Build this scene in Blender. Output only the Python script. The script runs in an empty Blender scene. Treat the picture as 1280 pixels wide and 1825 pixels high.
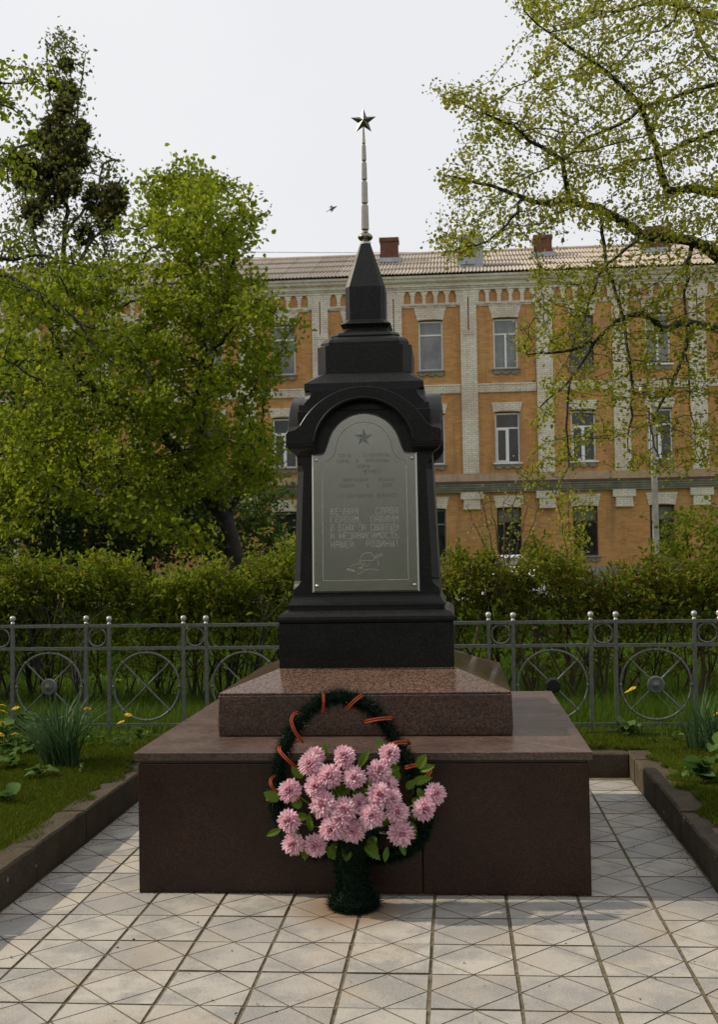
import bpy, bmesh, math, random
import numpy as np
from mathutils import Vector, Matrix
R = math.radians
rng = np.random.default_rng(7)
random.seed(7)
S = bpy.context.scene
COL = S.collection

# ------------------------------------------------------------------ camera
FPX, PW, PH, EYE = 2052.0, 1280.0, 1825.0, 1.5
def cam_basis(roll=0.0195, vp=(811., 976.)):
    y = np.array([(vp[0]-PW/2)/FPX, -(vp[1]-PH/2)/FPX, 1.]); y /= np.linalg.norm(y)
    z = np.array([-math.sin(roll), math.cos(roll), 0.]); z -= y*(z@y); z /= np.linalg.norm(z)
    x = np.cross(y, z)
    if x[0] < 0: x = -x
    return np.stack([x, y, z], 1)
CB = cam_basis()
def at(u, v, Y):
    d = CB.T @ np.array([(u-PW/2)/FPX, -(v-PH/2)/FPX, 1.])
    p = d*(Y/d[1]); p[2] += EYE
    return p
def on(u, v, z=0.):
    d = CB.T @ np.array([(u-PW/2)/FPX, -(v-PH/2)/FPX, 1.])
    p = d*((z-EYE)/d[2]); p[2] += EYE
    return p
cd = bpy.data.cameras.new('camera'); cam = bpy.data.objects.new('camera', cd); COL.objects.link(cam)
cd.sensor_fit = 'VERTICAL'; cd.sensor_height = 36.; cd.sensor_width = 36.; cd.lens = FPX/PH*36.
cd.dof.use_dof = True; cd.dof.focus_distance = 6.0; cd.dof.aperture_fstop = 7.1; cd.clip_start = .05; cd.clip_end = 2000
r_, u_, f_ = CB[0], CB[1], CB[2]
cam.matrix_world = Matrix(((r_[0], u_[0], -f_[0], 0), (r_[1], u_[1], -f_[1], 0), (r_[2], u_[2], -f_[2], EYE), (0, 0, 0, 1)))
S.camera = cam

# ------------------------------------------------------------------ sky, sun, exposure
SUN_EL = 37.; SUN_DIR = Vector((-math.cos(R(SUN_EL)), .045, math.sin(R(SUN_EL))))   # towards the sun: left, a touch behind
W = bpy.data.worlds.new('World'); S.world = W; W.use_nodes = True
nt = W.node_tree; nt.nodes.clear()
sky = nt.nodes.new('ShaderNodeTexSky'); sky.sky_type = 'NISHITA'; sky.sun_disc = False
sky.sun_elevation = R(SUN_EL); sky.sun_rotation = math.atan2(SUN_DIR.x, SUN_DIR.y); sky.dust_density = 3.; sky.air_density = 1.4
b1 = nt.nodes.new('ShaderNodeBackground'); b1.inputs[1].default_value = .10
b2 = nt.nodes.new('ShaderNodeBackground'); b2.inputs[1].default_value = .94
tc = nt.nodes.new('ShaderNodeTexCoord'); nz = nt.nodes.new('ShaderNodeTexNoise'); nz.inputs['Scale'].default_value = 2.2; nz.inputs['Detail'].default_value = 4
cr = nt.nodes.new('ShaderNodeValToRGB'); cr.color_ramp.elements[0].position = .3; cr.color_ramp.elements[1].position = .7
cr.color_ramp.elements[0].color = (.93, .935, .97, 1); cr.color_ramp.elements[1].color = (1.0, 1.0, 1.01, 1)
mx = nt.nodes.new('ShaderNodeMixShader'); mx.inputs[0].default_value = .9; wo = nt.nodes.new('ShaderNodeOutputWorld')
L = nt.links.new
L(sky.outputs[0], b1.inputs[0]); L(tc.outputs['Generated'], nz.inputs['Vector']); L(nz.outputs['Fac'], cr.inputs[0]); L(cr.outputs[0], b2.inputs[0])
L(b1.outputs[0], mx.inputs[1]); L(b2.outputs[0], mx.inputs[2]); L(mx.outputs[0], wo.inputs[0])
sd = bpy.data.lights.new('sun', 'SUN'); sd.energy = 4.3; sd.angle = R(.6); sd.color = (1., .88, .70)
so = bpy.data.objects.new('sun', sd); COL.objects.link(so); so.rotation_euler = SUN_DIR.to_track_quat('Z', 'Y').to_euler(); so.location = (-8, 0, 12)
S.view_settings.view_transform = 'Standard'; S.view_settings.look = 'None'; S.view_settings.exposure = 0.; S.view_settings.gamma = 1.
S.view_settings.use_curve_mapping = False
S.render.engine = 'CYCLES'; S.cycles.max_bounces = 8; S.cycles.transparent_max_bounces = 8

# ------------------------------------------------------------------ materials
class N:
    def __init__(s, name):
        s.m = bpy.data.materials.new(name); s.m.use_nodes = True; s.t = s.m.node_tree; s.b = s.t.nodes['Principled BSDF']; s._c = None
    def n(s, k, **kw):
        x = s.t.nodes.new('ShaderNode'+k)
        for a, v in kw.items():
            if a in x.inputs: x.inputs[a].default_value = v
            else: setattr(x, a, v)
        return x
    def l(s, a, b): s.t.links.new(a, b)
    def coord(s, kind='Object', scale=(1, 1, 1)):
        c = s.n('TexCoord'); m = s.n('Mapping'); m.inputs['Scale'].default_value = scale; s.l(c.outputs[kind], m.inputs[0]); return m.outputs[0]
    def world(s, scale=(1, 1, 1)):
        c = s.n('NewGeometry'); m = s.n('Mapping'); m.inputs['Scale'].default_value = scale; s.l(c.outputs['Position'], m.inputs[0]); return m.outputs[0]
    def noise(s, vec, scale, detail=4, rough=.55):
        x = s.n('TexNoise'); x.inputs['Scale'].default_value = scale; x.inputs['Detail'].default_value = detail; x.inputs['Roughness'].default_value = rough; s.l(vec, x.inputs['Vector']); return x.outputs['Fac']
    def ramp(s, fac, stops):
        x = s.n('ValToRGB'); e = x.color_ramp.elements
        while len(e) < len(stops): e.new(.5)
        for i, (p, c) in enumerate(stops):
            e[i].position = p; e[i].color = (c if len(c) == 4 else (*c, 1)) if not isinstance(c, float) else (c, c, c, 1)
        s.l(fac, x.inputs[0]); return x.outputs[0]
    def mix(s, fac, a, b, mode='MIX'):
        x = s.n('Mix', data_type='RGBA', blend_type=mode)
        for i, v in ((0, fac), (6, a), (7, b)):
            if hasattr(v, 'node'): s.l(v, x.inputs[i])
            else: x.inputs[i].default_value = v if i == 0 else (*v, 1)
        return x.outputs[2]
    def bump(s, h, strength=.3, dist=.01):
        x = s.n('Bump'); x.inputs['Strength'].default_value = strength; x.inputs['Distance'].default_value = dist; s.l(h, x.inputs['Height']); s.l(x.outputs[0], s.b.inputs['Normal'])
    def out(s, col, rough=.7, metal=0., spec=.5):
        if hasattr(col, 'node'): s.l(col, s.b.inputs['Base Color'])
        else: s.b.inputs['Base Color'].default_value = (*col, 1)
        if hasattr(rough, 'node'): s.l(rough, s.b.inputs['Roughness'])
        else: s.b.inputs['Roughness'].default_value = rough
        s.b.inputs['Metallic'].default_value = metal; s.b.inputs['Specular IOR Level'].default_value = spec
        return s.m

def simple(name, col, rough=.6, metal=0., var=.25, sc=8., spec=.5):
    k = N(name); v = k.world(); f = k.noise(v, sc, 5)
    a = tuple(c*(1-var) for c in col); b = tuple(min(1, c*(1+var)) for c in col)
    return k.out(k.ramp(f, [(.3, a), (.7, b)]), rough, metal, spec)

def granite(name, stops, rough, sc, bump=.05, stain=.3, spec=.5):
    k = N(name); v = k.world(); vo = k.n('TexVoronoi'); vo.inputs['Scale'].default_value = sc; k.l(v, vo.inputs['Vector'])
    sep = k.n('SeparateColor'); k.l(vo.outputs['Color'], sep.inputs[0])
    c = k.ramp(sep.outputs[0], stops)
    f = k.noise(v, 3.5, 6); c2 = k.mix(k.ramp(f, [(.35, 0.), (.75, stain)]), c, tuple(x*.35 for x in stops[0][1]))
    k.bump(k.noise(v, sc*1.5, 3), bump, .002)
    rr = k.ramp(k.noise(v, 9, 5), [(.3, max(.03, rough*.8)), (.75, min(1., rough*1.35))])
    return k.out(c2, rr, 0, spec)
M = {}
M['pink'] = granite('pink_granite', [(.0, (.030, .017, .013)), (.3, (.080, .048, .033)), (.6, (.125, .076, .053)), (.85, (.19, .12, .090)), (1., (.05, .03, .025))], .12, 170, .03, .35)
M['pink_rough'] = granite('rough_granite', [(.0, (.018, .010, .008)), (.3, (.052, .027, .016)), (.6, (.085, .045, .027)), (.85, (.14, .077, .048)), (1., (.025, .015, .012))], .55, 170, .5, .5)
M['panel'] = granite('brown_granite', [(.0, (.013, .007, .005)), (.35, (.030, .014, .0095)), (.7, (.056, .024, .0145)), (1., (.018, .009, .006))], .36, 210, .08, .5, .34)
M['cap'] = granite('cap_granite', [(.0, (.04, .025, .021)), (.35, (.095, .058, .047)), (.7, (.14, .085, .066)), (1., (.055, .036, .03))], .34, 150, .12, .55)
M['black'] = granite('black_granite', [(.0, (.004, .004, .0037)), (.5, (.007, .007, .0064)), (.85, (.012, .012, .011)), (1., (.03, .03, .029))], .40, 260, .05, .15, .26)
M['mortar'] = simple('mortar', (.10, .095, .085), .9)
def mk_steel():
    k = N('etched_steel'); v = k.world(); f = k.noise(v, 420, 2); g = k.noise(v, 5, 5)
    c = k.mix(k.ramp(g, [(.3, 0.), (.7, .6)]), (.43, .415, .37), (.32, .305, .265))
    c = k.mix(.35, c, k.ramp(f, [(.35, (.17, .17, .15)), (.65, (.52, .51, .455))]))
    k.bump(f, .25, .0006); return k.out(c, .27, .82)
M['steel'] = mk_steel()
M['etch_light'] = simple('etched_line', (.50, .485, .43), .6, .0, .25, 60)
M['etch_dark'] = simple('etched_dark_line', (.14, .14, .13), .5, .5, .3, 60)  # darker grey of the small lettering, arc and star
M['bronze'] = simple('polished_spire_metal', (.26, .24, .20), .22, 1., .15, 30)
M['starm'] = simple('star_metal', (.13, .125, .105), .42, .85, .2, 25)
M['collar'] = simple('pale_collar', (.55, .54, .52), .5, .2)
M['screw'] = simple('screw_metal', (.55, .55, .53), .3, 1.)
def mk_tile():
    k = N('paving_concrete'); v = k.world()
    oi = k.n('ObjectInfo')
    base = k.ramp(oi.outputs['Random'], [(0., (.215, .203, .185)), (.5, (.305, .283, .247)), (1., (.375, .345, .295))])
    off = k.n('CombineXYZ'); mu = k.n('Math', operation='MULTIPLY'); k.l(oi.outputs['Random'], mu.inputs[0]); mu.inputs[1].default_value = 1.6
    k.l(mu.outputs[0], off.inputs[2]); va = k.n('VectorMath', operation='ADD'); k.l(v, va.inputs[0]); k.l(off.outputs[0], va.inputs[1])
    f = k.noise(va.outputs[0], 5.2, 8, .66); c = k.mix(k.ramp(f, [(.44, 0.), (.60, .85)]), base, (.150, .148, .145))
    g = k.noise(v, 3.1, 5); c = k.mix(k.ramp(g, [(.50, 0.), (.68, .45)]), c, (.29, .21, .125))
    h = k.noise(v, 160, 3); c = k.mix(.28, c, k.ramp(h, [(.3, (.12, .115, .11)), (.55, (.42, .40, .36)), (.8, (.6, .57, .52))]))
    sp = k.noise(v, 46, 2); c = k.mix(k.ramp(sp, [(.70, 0.), (.74, .65)]), c, (.10, .085, .06))
    # rust stain round the foot of the wreath
    sx = k.n('VectorMath', operation='DISTANCE'); k.l(v, sx.inputs[0]); sx.inputs[1].default_value = (-.46, 4.83, 0)
    wob = k.n('Math', operation='MULTIPLY_ADD'); k.l(f, wob.inputs[0]); wob.inputs[1].default_value = .35; k.l(sx.outputs['Value'], wob.inputs[2])
    c = k.mix(k.ramp(wob.outputs[0], [(.30, .75), (.47, 0.)]), c, (.20, .11, .045))
    k.bump(k.noise(v, 120, 4), .35, .002); return k.out(c, .82)
M['tile'] = mk_tile()
M['joint'] = simple('joint_dirt', (.105, .085, .050), .95, 0, .5, 30)
def mk_kerb():
    k = N('kerb_concrete'); v = k.world(); f = k.noise(v, 6, 7, .65); h = k.noise(v, 130, 3)
    c = k.ramp(f, [(.3, (.022, .015, .007)), (.55, (.046, .033, .017)), (.75, (.085, .066, .040))])
    c = k.mix(.3, c, k.ramp(h, [(.3, (.03, .025, .02)), (.7, (.18, .155, .125))]))
    w = k.noise(v, 11, 2); c = k.mix(k.ramp(w, [(.72, 0.), (.76, .8)]), c, (.35, .34, .31))
    k.bump(k.noise(v, 70, 6, .7), .6, .006); return k.out(c, .92, 0, .15)
M['kerb'] = mk_kerb()
def mk_soil():
    k = N('mossy_soil'); v = k.world(); f = k.noise(v, 9, 7, .65)
    c = k.ramp(f, [(.3, (.025, .033, .004)), (.55, (.045, .060, .007)), (.75, (.055, .048, .016))])
    k.bump(k.noise(v, 90, 6, .7), .9, .012); return k.out(c, .95, 0, .1)
M['soil'] = mk_soil()
def mk_lawn():
    k = N('lawn_ground'); v = k.world(); f = k.noise(v, 1.6, 7, .65); g = k.noise(v, 40, 5)
    c = k.ramp(f, [(.3, (.04, .085, .008)), (.6, (.07, .13, .012)), (.8, (.09, .11, .02))])
    c = k.mix(.5, c, k.ramp(g, [(.3, (.02, .045, .005)), (.7, (.10, .17, .02))])); k.bump(g, .8, .03); return k.out(c, .95, 0, .1)
M['lawn'] = mk_lawn()
M['road'] = simple('pale_path', (.27, .225, .19), .9, 0, .25, 3)
M['iron'] = simple('silver_painted_iron', (.135, .138, .125), .42, .25, .3, 45)
M['iron_ball'] = simple('silver_ball', (.36, .36, .34), .36, .3, .2, 60)
M['iron_dark'] = simple('dark_cast_iron', (.012, .012, .013), .4, .3)
def leaf_mat(name, cols, trans=.45, rough=.5):
    k = N(name); g = k.n('NewGeometry'); c = k.ramp(g.outputs['Random Per Island'], [(i/(len(cols)-1), x) for i, x in enumerate(cols)])
    f = k.noise(k.world(), .9, 3); c = k.mix(k.ramp(f, [(.35, .0), (.7, .35)]), c, tuple(.6*x for x in cols[0]))
    k.out(c, rough, 0, .12); tr = k.n('BsdfTranslucent'); k.l(c, tr.inputs[0]); ms = k.n('MixShader'); ms.inputs[0].default_value = trans
    o = k.t.nodes['Material Output']; k.l(k.b.outputs[0], ms.inputs[1]); k.l(tr.outputs[0], ms.inputs[2]); k.l(ms.outputs[0], o.inputs[0]); return k.m
M['maple'] = leaf_mat('maple_leaf', [(.125, .185, .008), (.20, .265, .010), (.30, .335, .020), (.155, .225, .010), (.28, .255, .022)], .58)
M['linden'] = leaf_mat('young_leaf', [(.19, .22, .012), (.27, .29, .018), (.35, .34, .04), (.21, .20, .02)], .55)
M['bare'] = leaf_mat('sparse_leaf', [(.075, .10, .010), (.11, .13, .014), (.13, .14, .02)])
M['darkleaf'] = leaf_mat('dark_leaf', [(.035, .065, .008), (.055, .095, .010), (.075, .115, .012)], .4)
M['mistle'] = leaf_mat('mistletoe_leaf', [(.05, .056, .012), (.075, .075, .018), (.085, .07, .026)], .35)
M['hedge_l'] = leaf_mat('hedge_leaf', [(.10, .16, .008), (.16, .22, .010), (.235, .27, .018), (.20, .15, .025)], .56)
M['hedge_r'] = leaf_mat('hedge_leaf_reddish', [(.11, .165, .010), (.16, .21, .012), (.18, .12, .03), (.22, .25, .018)], .56)
M['grassb'] = leaf_mat('grass_blade', [(.045, .088, .006), (.068, .125, .009), (.10, .15, .014)], .45)
M['moss'] = leaf_mat('moss_tuft', [(.052, .080, .003), (.074, .106, .004), (.10, .122, .006), (.055, .094, .005), (.095, .070, .012)], .3, .9)
M['iris'] = leaf_mat('iris_blade', [(.035, .075, .028), (.055, .11, .04), (.075, .13, .05)], .3)
M['broad'] = leaf_mat('broad_leaf', [(.05, .10, .018), (.08, .15, .03), (.13, .19, .055)], .35, .4)
M['yellow'] = leaf_mat('yellow_petal', [(.62, .40, .012), (.75, .50, .015), (.8, .55, .03)], .3)
M['pinkf'] = leaf_mat('pink_petal', [(.76, .44, .54), (.83, .55, .63), (.88, .68, .73), (.81, .49, .58)], .35, .55)
M['pinkc'] = leaf_mat('deep_pink_petal', [(.72, .36, .45), (.76, .42, .50)], .2, .5)
M['fern'] = leaf_mat('fabric_leaf', [(.06, .13, .012), (.11, .20, .02), (.17, .26, .035)], .3, .35)
M['tinsel'] = leaf_mat('green_tinsel', [(.003, .011, .005), (.005, .017, .008), (.008, .025, .012)], .12, .3)
def bark(name, a, b):
    k = N(name); v = k.world((1, 1, .35)); f = k.noise(v, 22, 6, .7); k.bump(f, .8, .02); return k.out(k.ramp(f, [(.3, a), (.7, b)]), .9)
M['bark'] = bark('dark_bark', (.012, .010, .008), (.040, .033, .026))
M['bark2'] = bark('brown_twigs', (.035, .022, .012), (.085, .055, .03))
def mk_brick(name, c1, c2, mort, patch, pamt, stn=.55):
    k = N(name); v = k.world(); sp = k.n('SeparateXYZ'); k.l(v, sp.inputs[0]); cb = k.n('CombineXYZ')
    ad = k.n('Math', operation='ADD'); k.l(sp.outputs[0], ad.inputs[0]); k.l(sp.outputs[1], ad.inputs[1]); k.l(ad.outputs[0], cb.inputs[0]); k.l(sp.outputs[2], cb.inputs[1])
    br = k.n('TexBrick'); k.l(cb.outputs[0], br.inputs['Vector']); br.inputs['Scale'].default_value = 1.; br.inputs['Brick Width'].default_value = .26; br.inputs['Row Height'].default_value = .083; br.inputs['Mortar Size'].default_value = .009
    br.inputs['Color1'].default_value = (*c1, 1); br.inputs['Color2'].default_value = (*c2, 1); br.inputs['Mortar'].default_value = (*mort, 1); br.inputs['Bias'].default_value = -.1
    f = k.noise(v, .55, 6, .7); c = k.mix(k.ramp(f, [(.45, 0.), (.72, pamt)]), br.outputs['Color'], patch)
    g = k.noise(v, 5.5, 6, .75); c = k.mix(k.ramp(g, [(.60, 0.), (.70, pamt)]), c, tuple(.75*x for x in patch))
    st = k.noise(k.world((1.6, 1.6, .16)), 2.2, 6, .7); c = k.mix(k.ramp(st, [(.50, 0.), (.70, stn)]), c, (.16, .115, .07))
    sp2 = k.noise(v, 14, 4, .8); c = k.mix(k.ramp(sp2, [(.56, 0.), (.66, .45)]), c, tuple(.55*x for x in patch))
    k.bump(br.outputs['Fac'], -.5, .008); return k.out(c, .92)
M['brick'] = mk_brick('ochre_brick', (.53, .275, .088), (.385, .17, .052), (.46, .28, .13), (.28, .11, .045), .5)
M['white'] = mk_brick('whitewashed_brick', (.74, .70, .60), (.62, .57, .47), (.42, .36, .28), (.36, .19, .125), .58, .25)
M['redbrick'] = mk_brick('red_chimney_brick', (.17, .05, .028), (.12, .035, .02), (.10, .06, .045), (.05, .03, .025), .6)
M['pvc'] = simple('white_pvc', (.72, .73, .74), .4, 0, .06)
M['oldframe'] = simple('brown_frame', (.06, .028, .02), .6)
M['greyframe'] = simple('grey_frame', (.16, .165, .17), .6)
def glass(name, a, b):
    k = N(name); f = k.noise(k.world((1.5, 1, 1)), 2.2, 5); return k.out(k.ramp(f, [(.35, a), (.65, b)]), .10, 0, .5)
M['glass_c'] = glass('curtained_pane', (.12, .125, .13), (.20, .205, .20)); M['glass_d'] = glass('dark_pane', (.012, .014, .014), (.03, .034, .03))
M['glass_g'] = glass('boarded_pane', (.11, .125, .085), (.15, .16, .11))
M['sill'] = simple('stone_sill', (.22, .19, .15), .85)
M['tinsheet'] = simple('zinc_sheet', (.30, .33, .36), .45, .4, .2, 4)
M['browncap'] = simple('brown_metal_cap', (.055, .032, .026), .5)
M['greycorn'] = simple('grey_cornice', (.24, .225, .195), .85, 0, .3, 3)
def mk_slate():
    k = N('weathered_slate_sheet'); v = k.world(); f = k.noise(v, 2.5, 7, .7); oi = k.n('ObjectInfo')
    c = k.ramp(f, [(.3, (.25, .205, .16)), (.55, (.36, .305, .245)), (.75, (.45, .40, .33))]); c = k.mix(.4, c, k.ramp(oi.outputs['Random'], [(0., (.25, .21, .17)), (1., (.45, .39, .32))])); return k.out(c, .9)
M['slate'] = mk_slate()
M['pole'] = simple('pale_concrete_pole', (.36, .33, .28), .85)
M['carw'] = simple('white_car_paint', (.75, .76, .78), .2, 0, .03); M['rubber'] = simple('tyre_rubber', (.015, .015, .015), .8); M['chrome'] = simple('lamp_chrome', (.6, .6, .6), .15, .8)
M['birdm'] = simple('dark_feathers', (.015, .015, .017), .7); M['cable'] = simple('cable', (.25, .25, .27), .7)
def mk_ribbon():
    k = N('striped_ribbon'); c = k.n('UVMap'); sp = k.n('SeparateXYZ'); k.l(c.outputs[0], sp.inputs[0])
    x = k.n('ValToRGB'); x.color_ramp.interpolation = 'CONSTANT'; e = x.color_ramp.elements
    o = (.42, .06, .013, 1); b = (.012, .009, .008, 1)
    st = [(0, b), (.08, o), (.36, b), (.62, o), (.92, b)]
    while len(e) < 5: e.new(.5)
    for i, (p, cc) in enumerate(st): e[i].position = p; e[i].color = cc
    k.l(sp.outputs[1], x.inputs[0]); return k.out(x.outputs[0], .38, 0, .2)
M['ribbon'] = mk_ribbon()

# ------------------------------------------------------------------ mesh helpers
class MB:
    def __init__(s): s.v = []; s.f = []; s.mi = []; s.uv = None
    def add(s, vs, fs, mi=0):
        o = len(s.v); s.v += [tuple(map(float, p)) for p in vs]; s.f += [tuple(i+o for i in f) for f in fs]; s.mi += [mi]*len(fs); return s
    def box(s, x0, x1, y0, y1, z0, z1, mi=0):
        return s.add([(x, y, z) for z in (z0, z1) for y in (y0, y1) for x in (x0, x1)], [(0, 2, 3, 1), (4, 5, 7, 6), (0, 1, 5, 4), (2, 6, 7, 3), (0, 4, 6, 2), (1, 3, 7, 5)], mi)
    def prism(s, pts, y0, y1, axis='y', mi=0):
        n = len(pts); f = (lambda p, y: (p[0], y, p[1])) if axis == 'y' else ((lambda p, y: (y, p[0], p[1])) if axis == 'x' else (lambda p, y: (p[0], p[1], y)))
        return s.add([f(p, y0) for p in pts]+[f(p, y1) for p in pts], [tuple(range(n))[::-1], tuple(range(n, 2*n))]+[(i, (i+1) % n, (i+1) % n+n, i+n) for i in range(n)], mi)
    def loft(s, rings, cap=True, mi=0):
        n = len(rings[0]); vs = [p for r in rings for p in r]; fs = []
        for k in range(len(rings)-1):
            for i in range(n): j = (i+1) % n; fs.append((k*n+i, k*n+j, (k+1)*n+j, (k+1)*n+i))
        if cap: fs += [tuple(range(n))[::-1], tuple(range((len(rings)-1)*n, len(rings)*n))]
        return s.add(vs, fs, mi)
    def lathe(s, prof, c=(0, 0, 0), n=16, mi=0):
        return s.loft([[(c[0]+r*math.cos(2*math.pi*i/n), c[1]+r*math.sin(2*math.pi*i/n), c[2]+z) for i in range(n)] for r, z in prof], True, mi)
    def tube(s, pts, r, n=6, closed=False, mi=0):
        P = [Vector(p) for p in pts]; m = len(P); rr = r if hasattr(r, '__len__') else [r]*m; rings = []
        for i in range(m):
            a = P[(i-1) % m] if closed or i else P[0]; b = P[(i+1) % m] if closed or i < m-1 else P[-1]
            d = (b-a).normalized(); ref = Vector((0, 1, 0)) if abs(d.y) < .8 else Vector((1, 0, 0)); x = d.cross(ref).normalized(); y = d.cross(x)
            rings.append([P[i]+(x*math.cos(2*math.pi*k/n)+y*math.sin(2*math.pi*k/n))*rr[i] for k in range(n)])
        if closed: rings.append(rings[0]); return s.loft(rings, False, mi)
        return s.loft(rings, True, mi)
    def sphere(s, c, r, n=10, m=7, mi=0):
        return s.lathe([(max(1e-4, r*math.sin(math.pi*k/m)), -r*math.cos(math.pi*k/m)) for k in range(m+1)], c, n, mi)
    def mesh(s, name, mats, smooth=False, origin=(0, 0, 0)):
        me = bpy.data.meshes.new(name); o = origin
        me.from_pydata([(a-o[0], b-o[1], c-o[2]) for a, b, c in s.v], [], s.f)
        for m in (mats if isinstance(mats, (list, tuple)) else [mats]): me.materials.append(m)
        if any(s.mi): me.polygons.foreach_set('material_index', s.mi)
        if smooth: me.polygons.foreach_set('use_smooth', [True]*len(s.f))
        if s.uv:
            u = me.uv_layers.new(name='UVMap')
            for p in me.polygons:
                for li, vi in zip(p.loop_indices, p.vertices): u.data[li].uv = s.uv[vi]
        me.update(); return me
    def build(s, name, mats, parent=None, origin=(0, 0, 0), smooth=False, bevel=0., seg=2):
        return link(name, s.mesh(name, mats, smooth, origin), parent, bevel, seg)
def link(name, me, parent=None, bevel=0., seg=2):
    o = bpy.data.objects.new(name, me); COL.objects.link(o)
    if parent: o.parent = parent
    if bevel:
        b = o.modifiers.new('bevel', 'BEVEL'); b.width = bevel; b.segments = seg; b.limit_method = 'ANGLE'; b.angle_limit = R(25)
    return o
def np_mesh(name, V, F, mat, smooth=False, mi=None):
    me = bpy.data.meshes.new(name); V = np.asarray(V, np.float32); F = np.asarray(F, np.int32); k = F.shape[1]
    me.vertices.add(len(V)); me.vertices.foreach_set('co', V.ravel()); me.loops.add(F.size); me.loops.foreach_set('vertex_index', F.ravel())
    me.polygons.add(len(F)); me.polygons.foreach_set('loop_start', np.arange(0, F.size, k, dtype=np.int32)); me.polygons.foreach_set('loop_total', np.full(len(F), k, np.int32))
    for m in (mat if isinstance(mat, (list, tuple)) else [mat]): me.materials.append(m)
    if smooth: me.polygons.foreach_set('use_smooth', np.ones(len(F), bool))
    me.update(calc_edges=True); return me
def thing(name, label, cat, loc=(0, 0, 0), group=None):
    o = bpy.data.objects.new(name, None); COL.objects.link(o); o.location = loc; o.empty_display_size = .1; return tag(o, label, cat, group)
def tag(o, label=None, cat=None, group=None, kind=None):
    for k, v in (('label', label), ('category', cat), ('group', group), ('kind', kind)):
        if v: o[k] = v
    return o
def unit(a): return a/np.maximum(np.linalg.norm(a, axis=1, keepdims=True), 1e-9)
def leaves(P, D, size, width=.55, fold=.25, droop=.0):
    """hexagonal folded leaves: base at P, axis D"""
    n = len(P); D = unit(D); ref = unit(rng.normal(size=(n, 3))); X = unit(np.cross(D, ref)); Z = np.cross(X, D); s = np.asarray(size).reshape(-1, 1)*np.ones((n, 1))
    w = width*.5
    pts = [(0, 0, 0), (.35, -w, fold*w), (.72, -w*.72, fold*w), (1., 0, -droop), (.72, w*.72, fold*w), (.35, w, fold*w)]
    V = np.stack([P+s*(a*D+b*X+c*Z) for a, b, c in pts], 1).reshape(-1, 3)
    b = np.arange(n)[:, None]*6
    F = np.concatenate([b+np.array([[0, 1, 2, 3]]), b+np.array([[0, 3, 4, 5]])])
    return V, F
def blades(P, h, lean, w):
    n = len(P); a = rng.uniform(0, 2*np.pi, n); d = np.stack([np.cos(a), np.sin(a), 0*a], 1); e = np.stack([-np.sin(a), np.cos(a), 0*a], 1); h = np.asarray(h).reshape(-1, 1); w = np.asarray(w).reshape(-1, 1); ln = np.asarray(lean).reshape(-1, 1)
    up = np.array([[0, 0, 1.]])
    V = np.stack([P-e*w, P+e*w, P+d*h*ln*.35+up*h*.6+e*w*.7, P+d*h*ln+up*h, P+d*h*ln*.35+up*h*.6-e*w*.7], 1).reshape(-1, 3)
    b = np.arange(n)[:, None]*5
    return V, np.concatenate([b+np.array([[0, 1, 2, 4]]), b+np.array([[4, 2, 3, 3]])])
def tri_blades(P, h, lean, w):
    n = len(P); a = rng.uniform(0, 2*np.pi, n); d = np.stack([np.cos(a), np.sin(a), 0*a], 1); a2 = rng.uniform(0, 2*np.pi, n); e = np.stack([-np.sin(a2), np.cos(a2), 0*a], 1)
    h = np.asarray(h).reshape(-1, 1); w = np.asarray(w).reshape(-1, 1); ln = np.asarray(lean).reshape(-1, 1)
    V = np.stack([P-e*w, P+e*w, P+d*h*ln+np.array([[0, 0, 1.]])*h], 1).reshape(-1, 3)
    return V, np.arange(3*n).reshape(-1, 3)

# ------------------------------------------------------------------ setting: ground, lawn, road, beds
def sheet(name, x0, x1, y0, y1, z, mat, nx=1, ny=1, amp=0., kind='structure'):
    xs = np.linspace(x0, x1, nx+1); ys = np.linspace(y0, y1, ny+1); X, Y = np.meshgrid(xs, ys)
    Z = z+amp*(np.sin(X*2.1+.7)*np.cos(Y*1.7)+.6*np.sin(X*5.3+Y*3.1)*np.cos(Y*4.4-X)+.35*np.sin(X*11+Y*7))
    if amp and kind == 'structure': Z[0, :] = Z[-1, :] = Z[:, 0] = Z[:, -1] = .04
    V = np.stack([X, Y, Z], 2).reshape(-1, 3); i = np.arange(nx*ny); a = (i//nx)*(nx+1)+i % nx
    o = link(name, np_mesh(name, V, np.stack([a, a+1, a+nx+2, a+nx+1], 1), mat, True)); return tag(o, kind=kind)
def hgt(X, Y): return .018*(np.sin(X*2.1+.7)*np.cos(Y*1.7)+.6*np.sin(X*5.3+Y*3.1)*np.cos(Y*4.4-X)+.35*np.sin(X*11+Y*7))
sheet('ground', -400, 400, -60, 900, -.05, M['lawn'])
sheet('lawn', -40, 40, 7.72, 29.2, .10, M['lawn'], 60, 40, .03)
sheet('road', -60, 60, 29.2, 33.5, .06, M['road'])
sheet('lawn_strip', -60, 60, 33.5, 46, .05, M['lawn'])
sheet('flower_bed', -9, -2.03, -1, 7.76, .165, M['soil'], 140, 90, .018)
sheet('flower_bed', 1.195, 9, -1, 7.76, .165, M['soil'], 140, 90, .018)
sheet('flower_bed', -9.0, 9.0, 7.70, 8.6, .172, M['soil'], 180, 20, .018)

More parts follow.
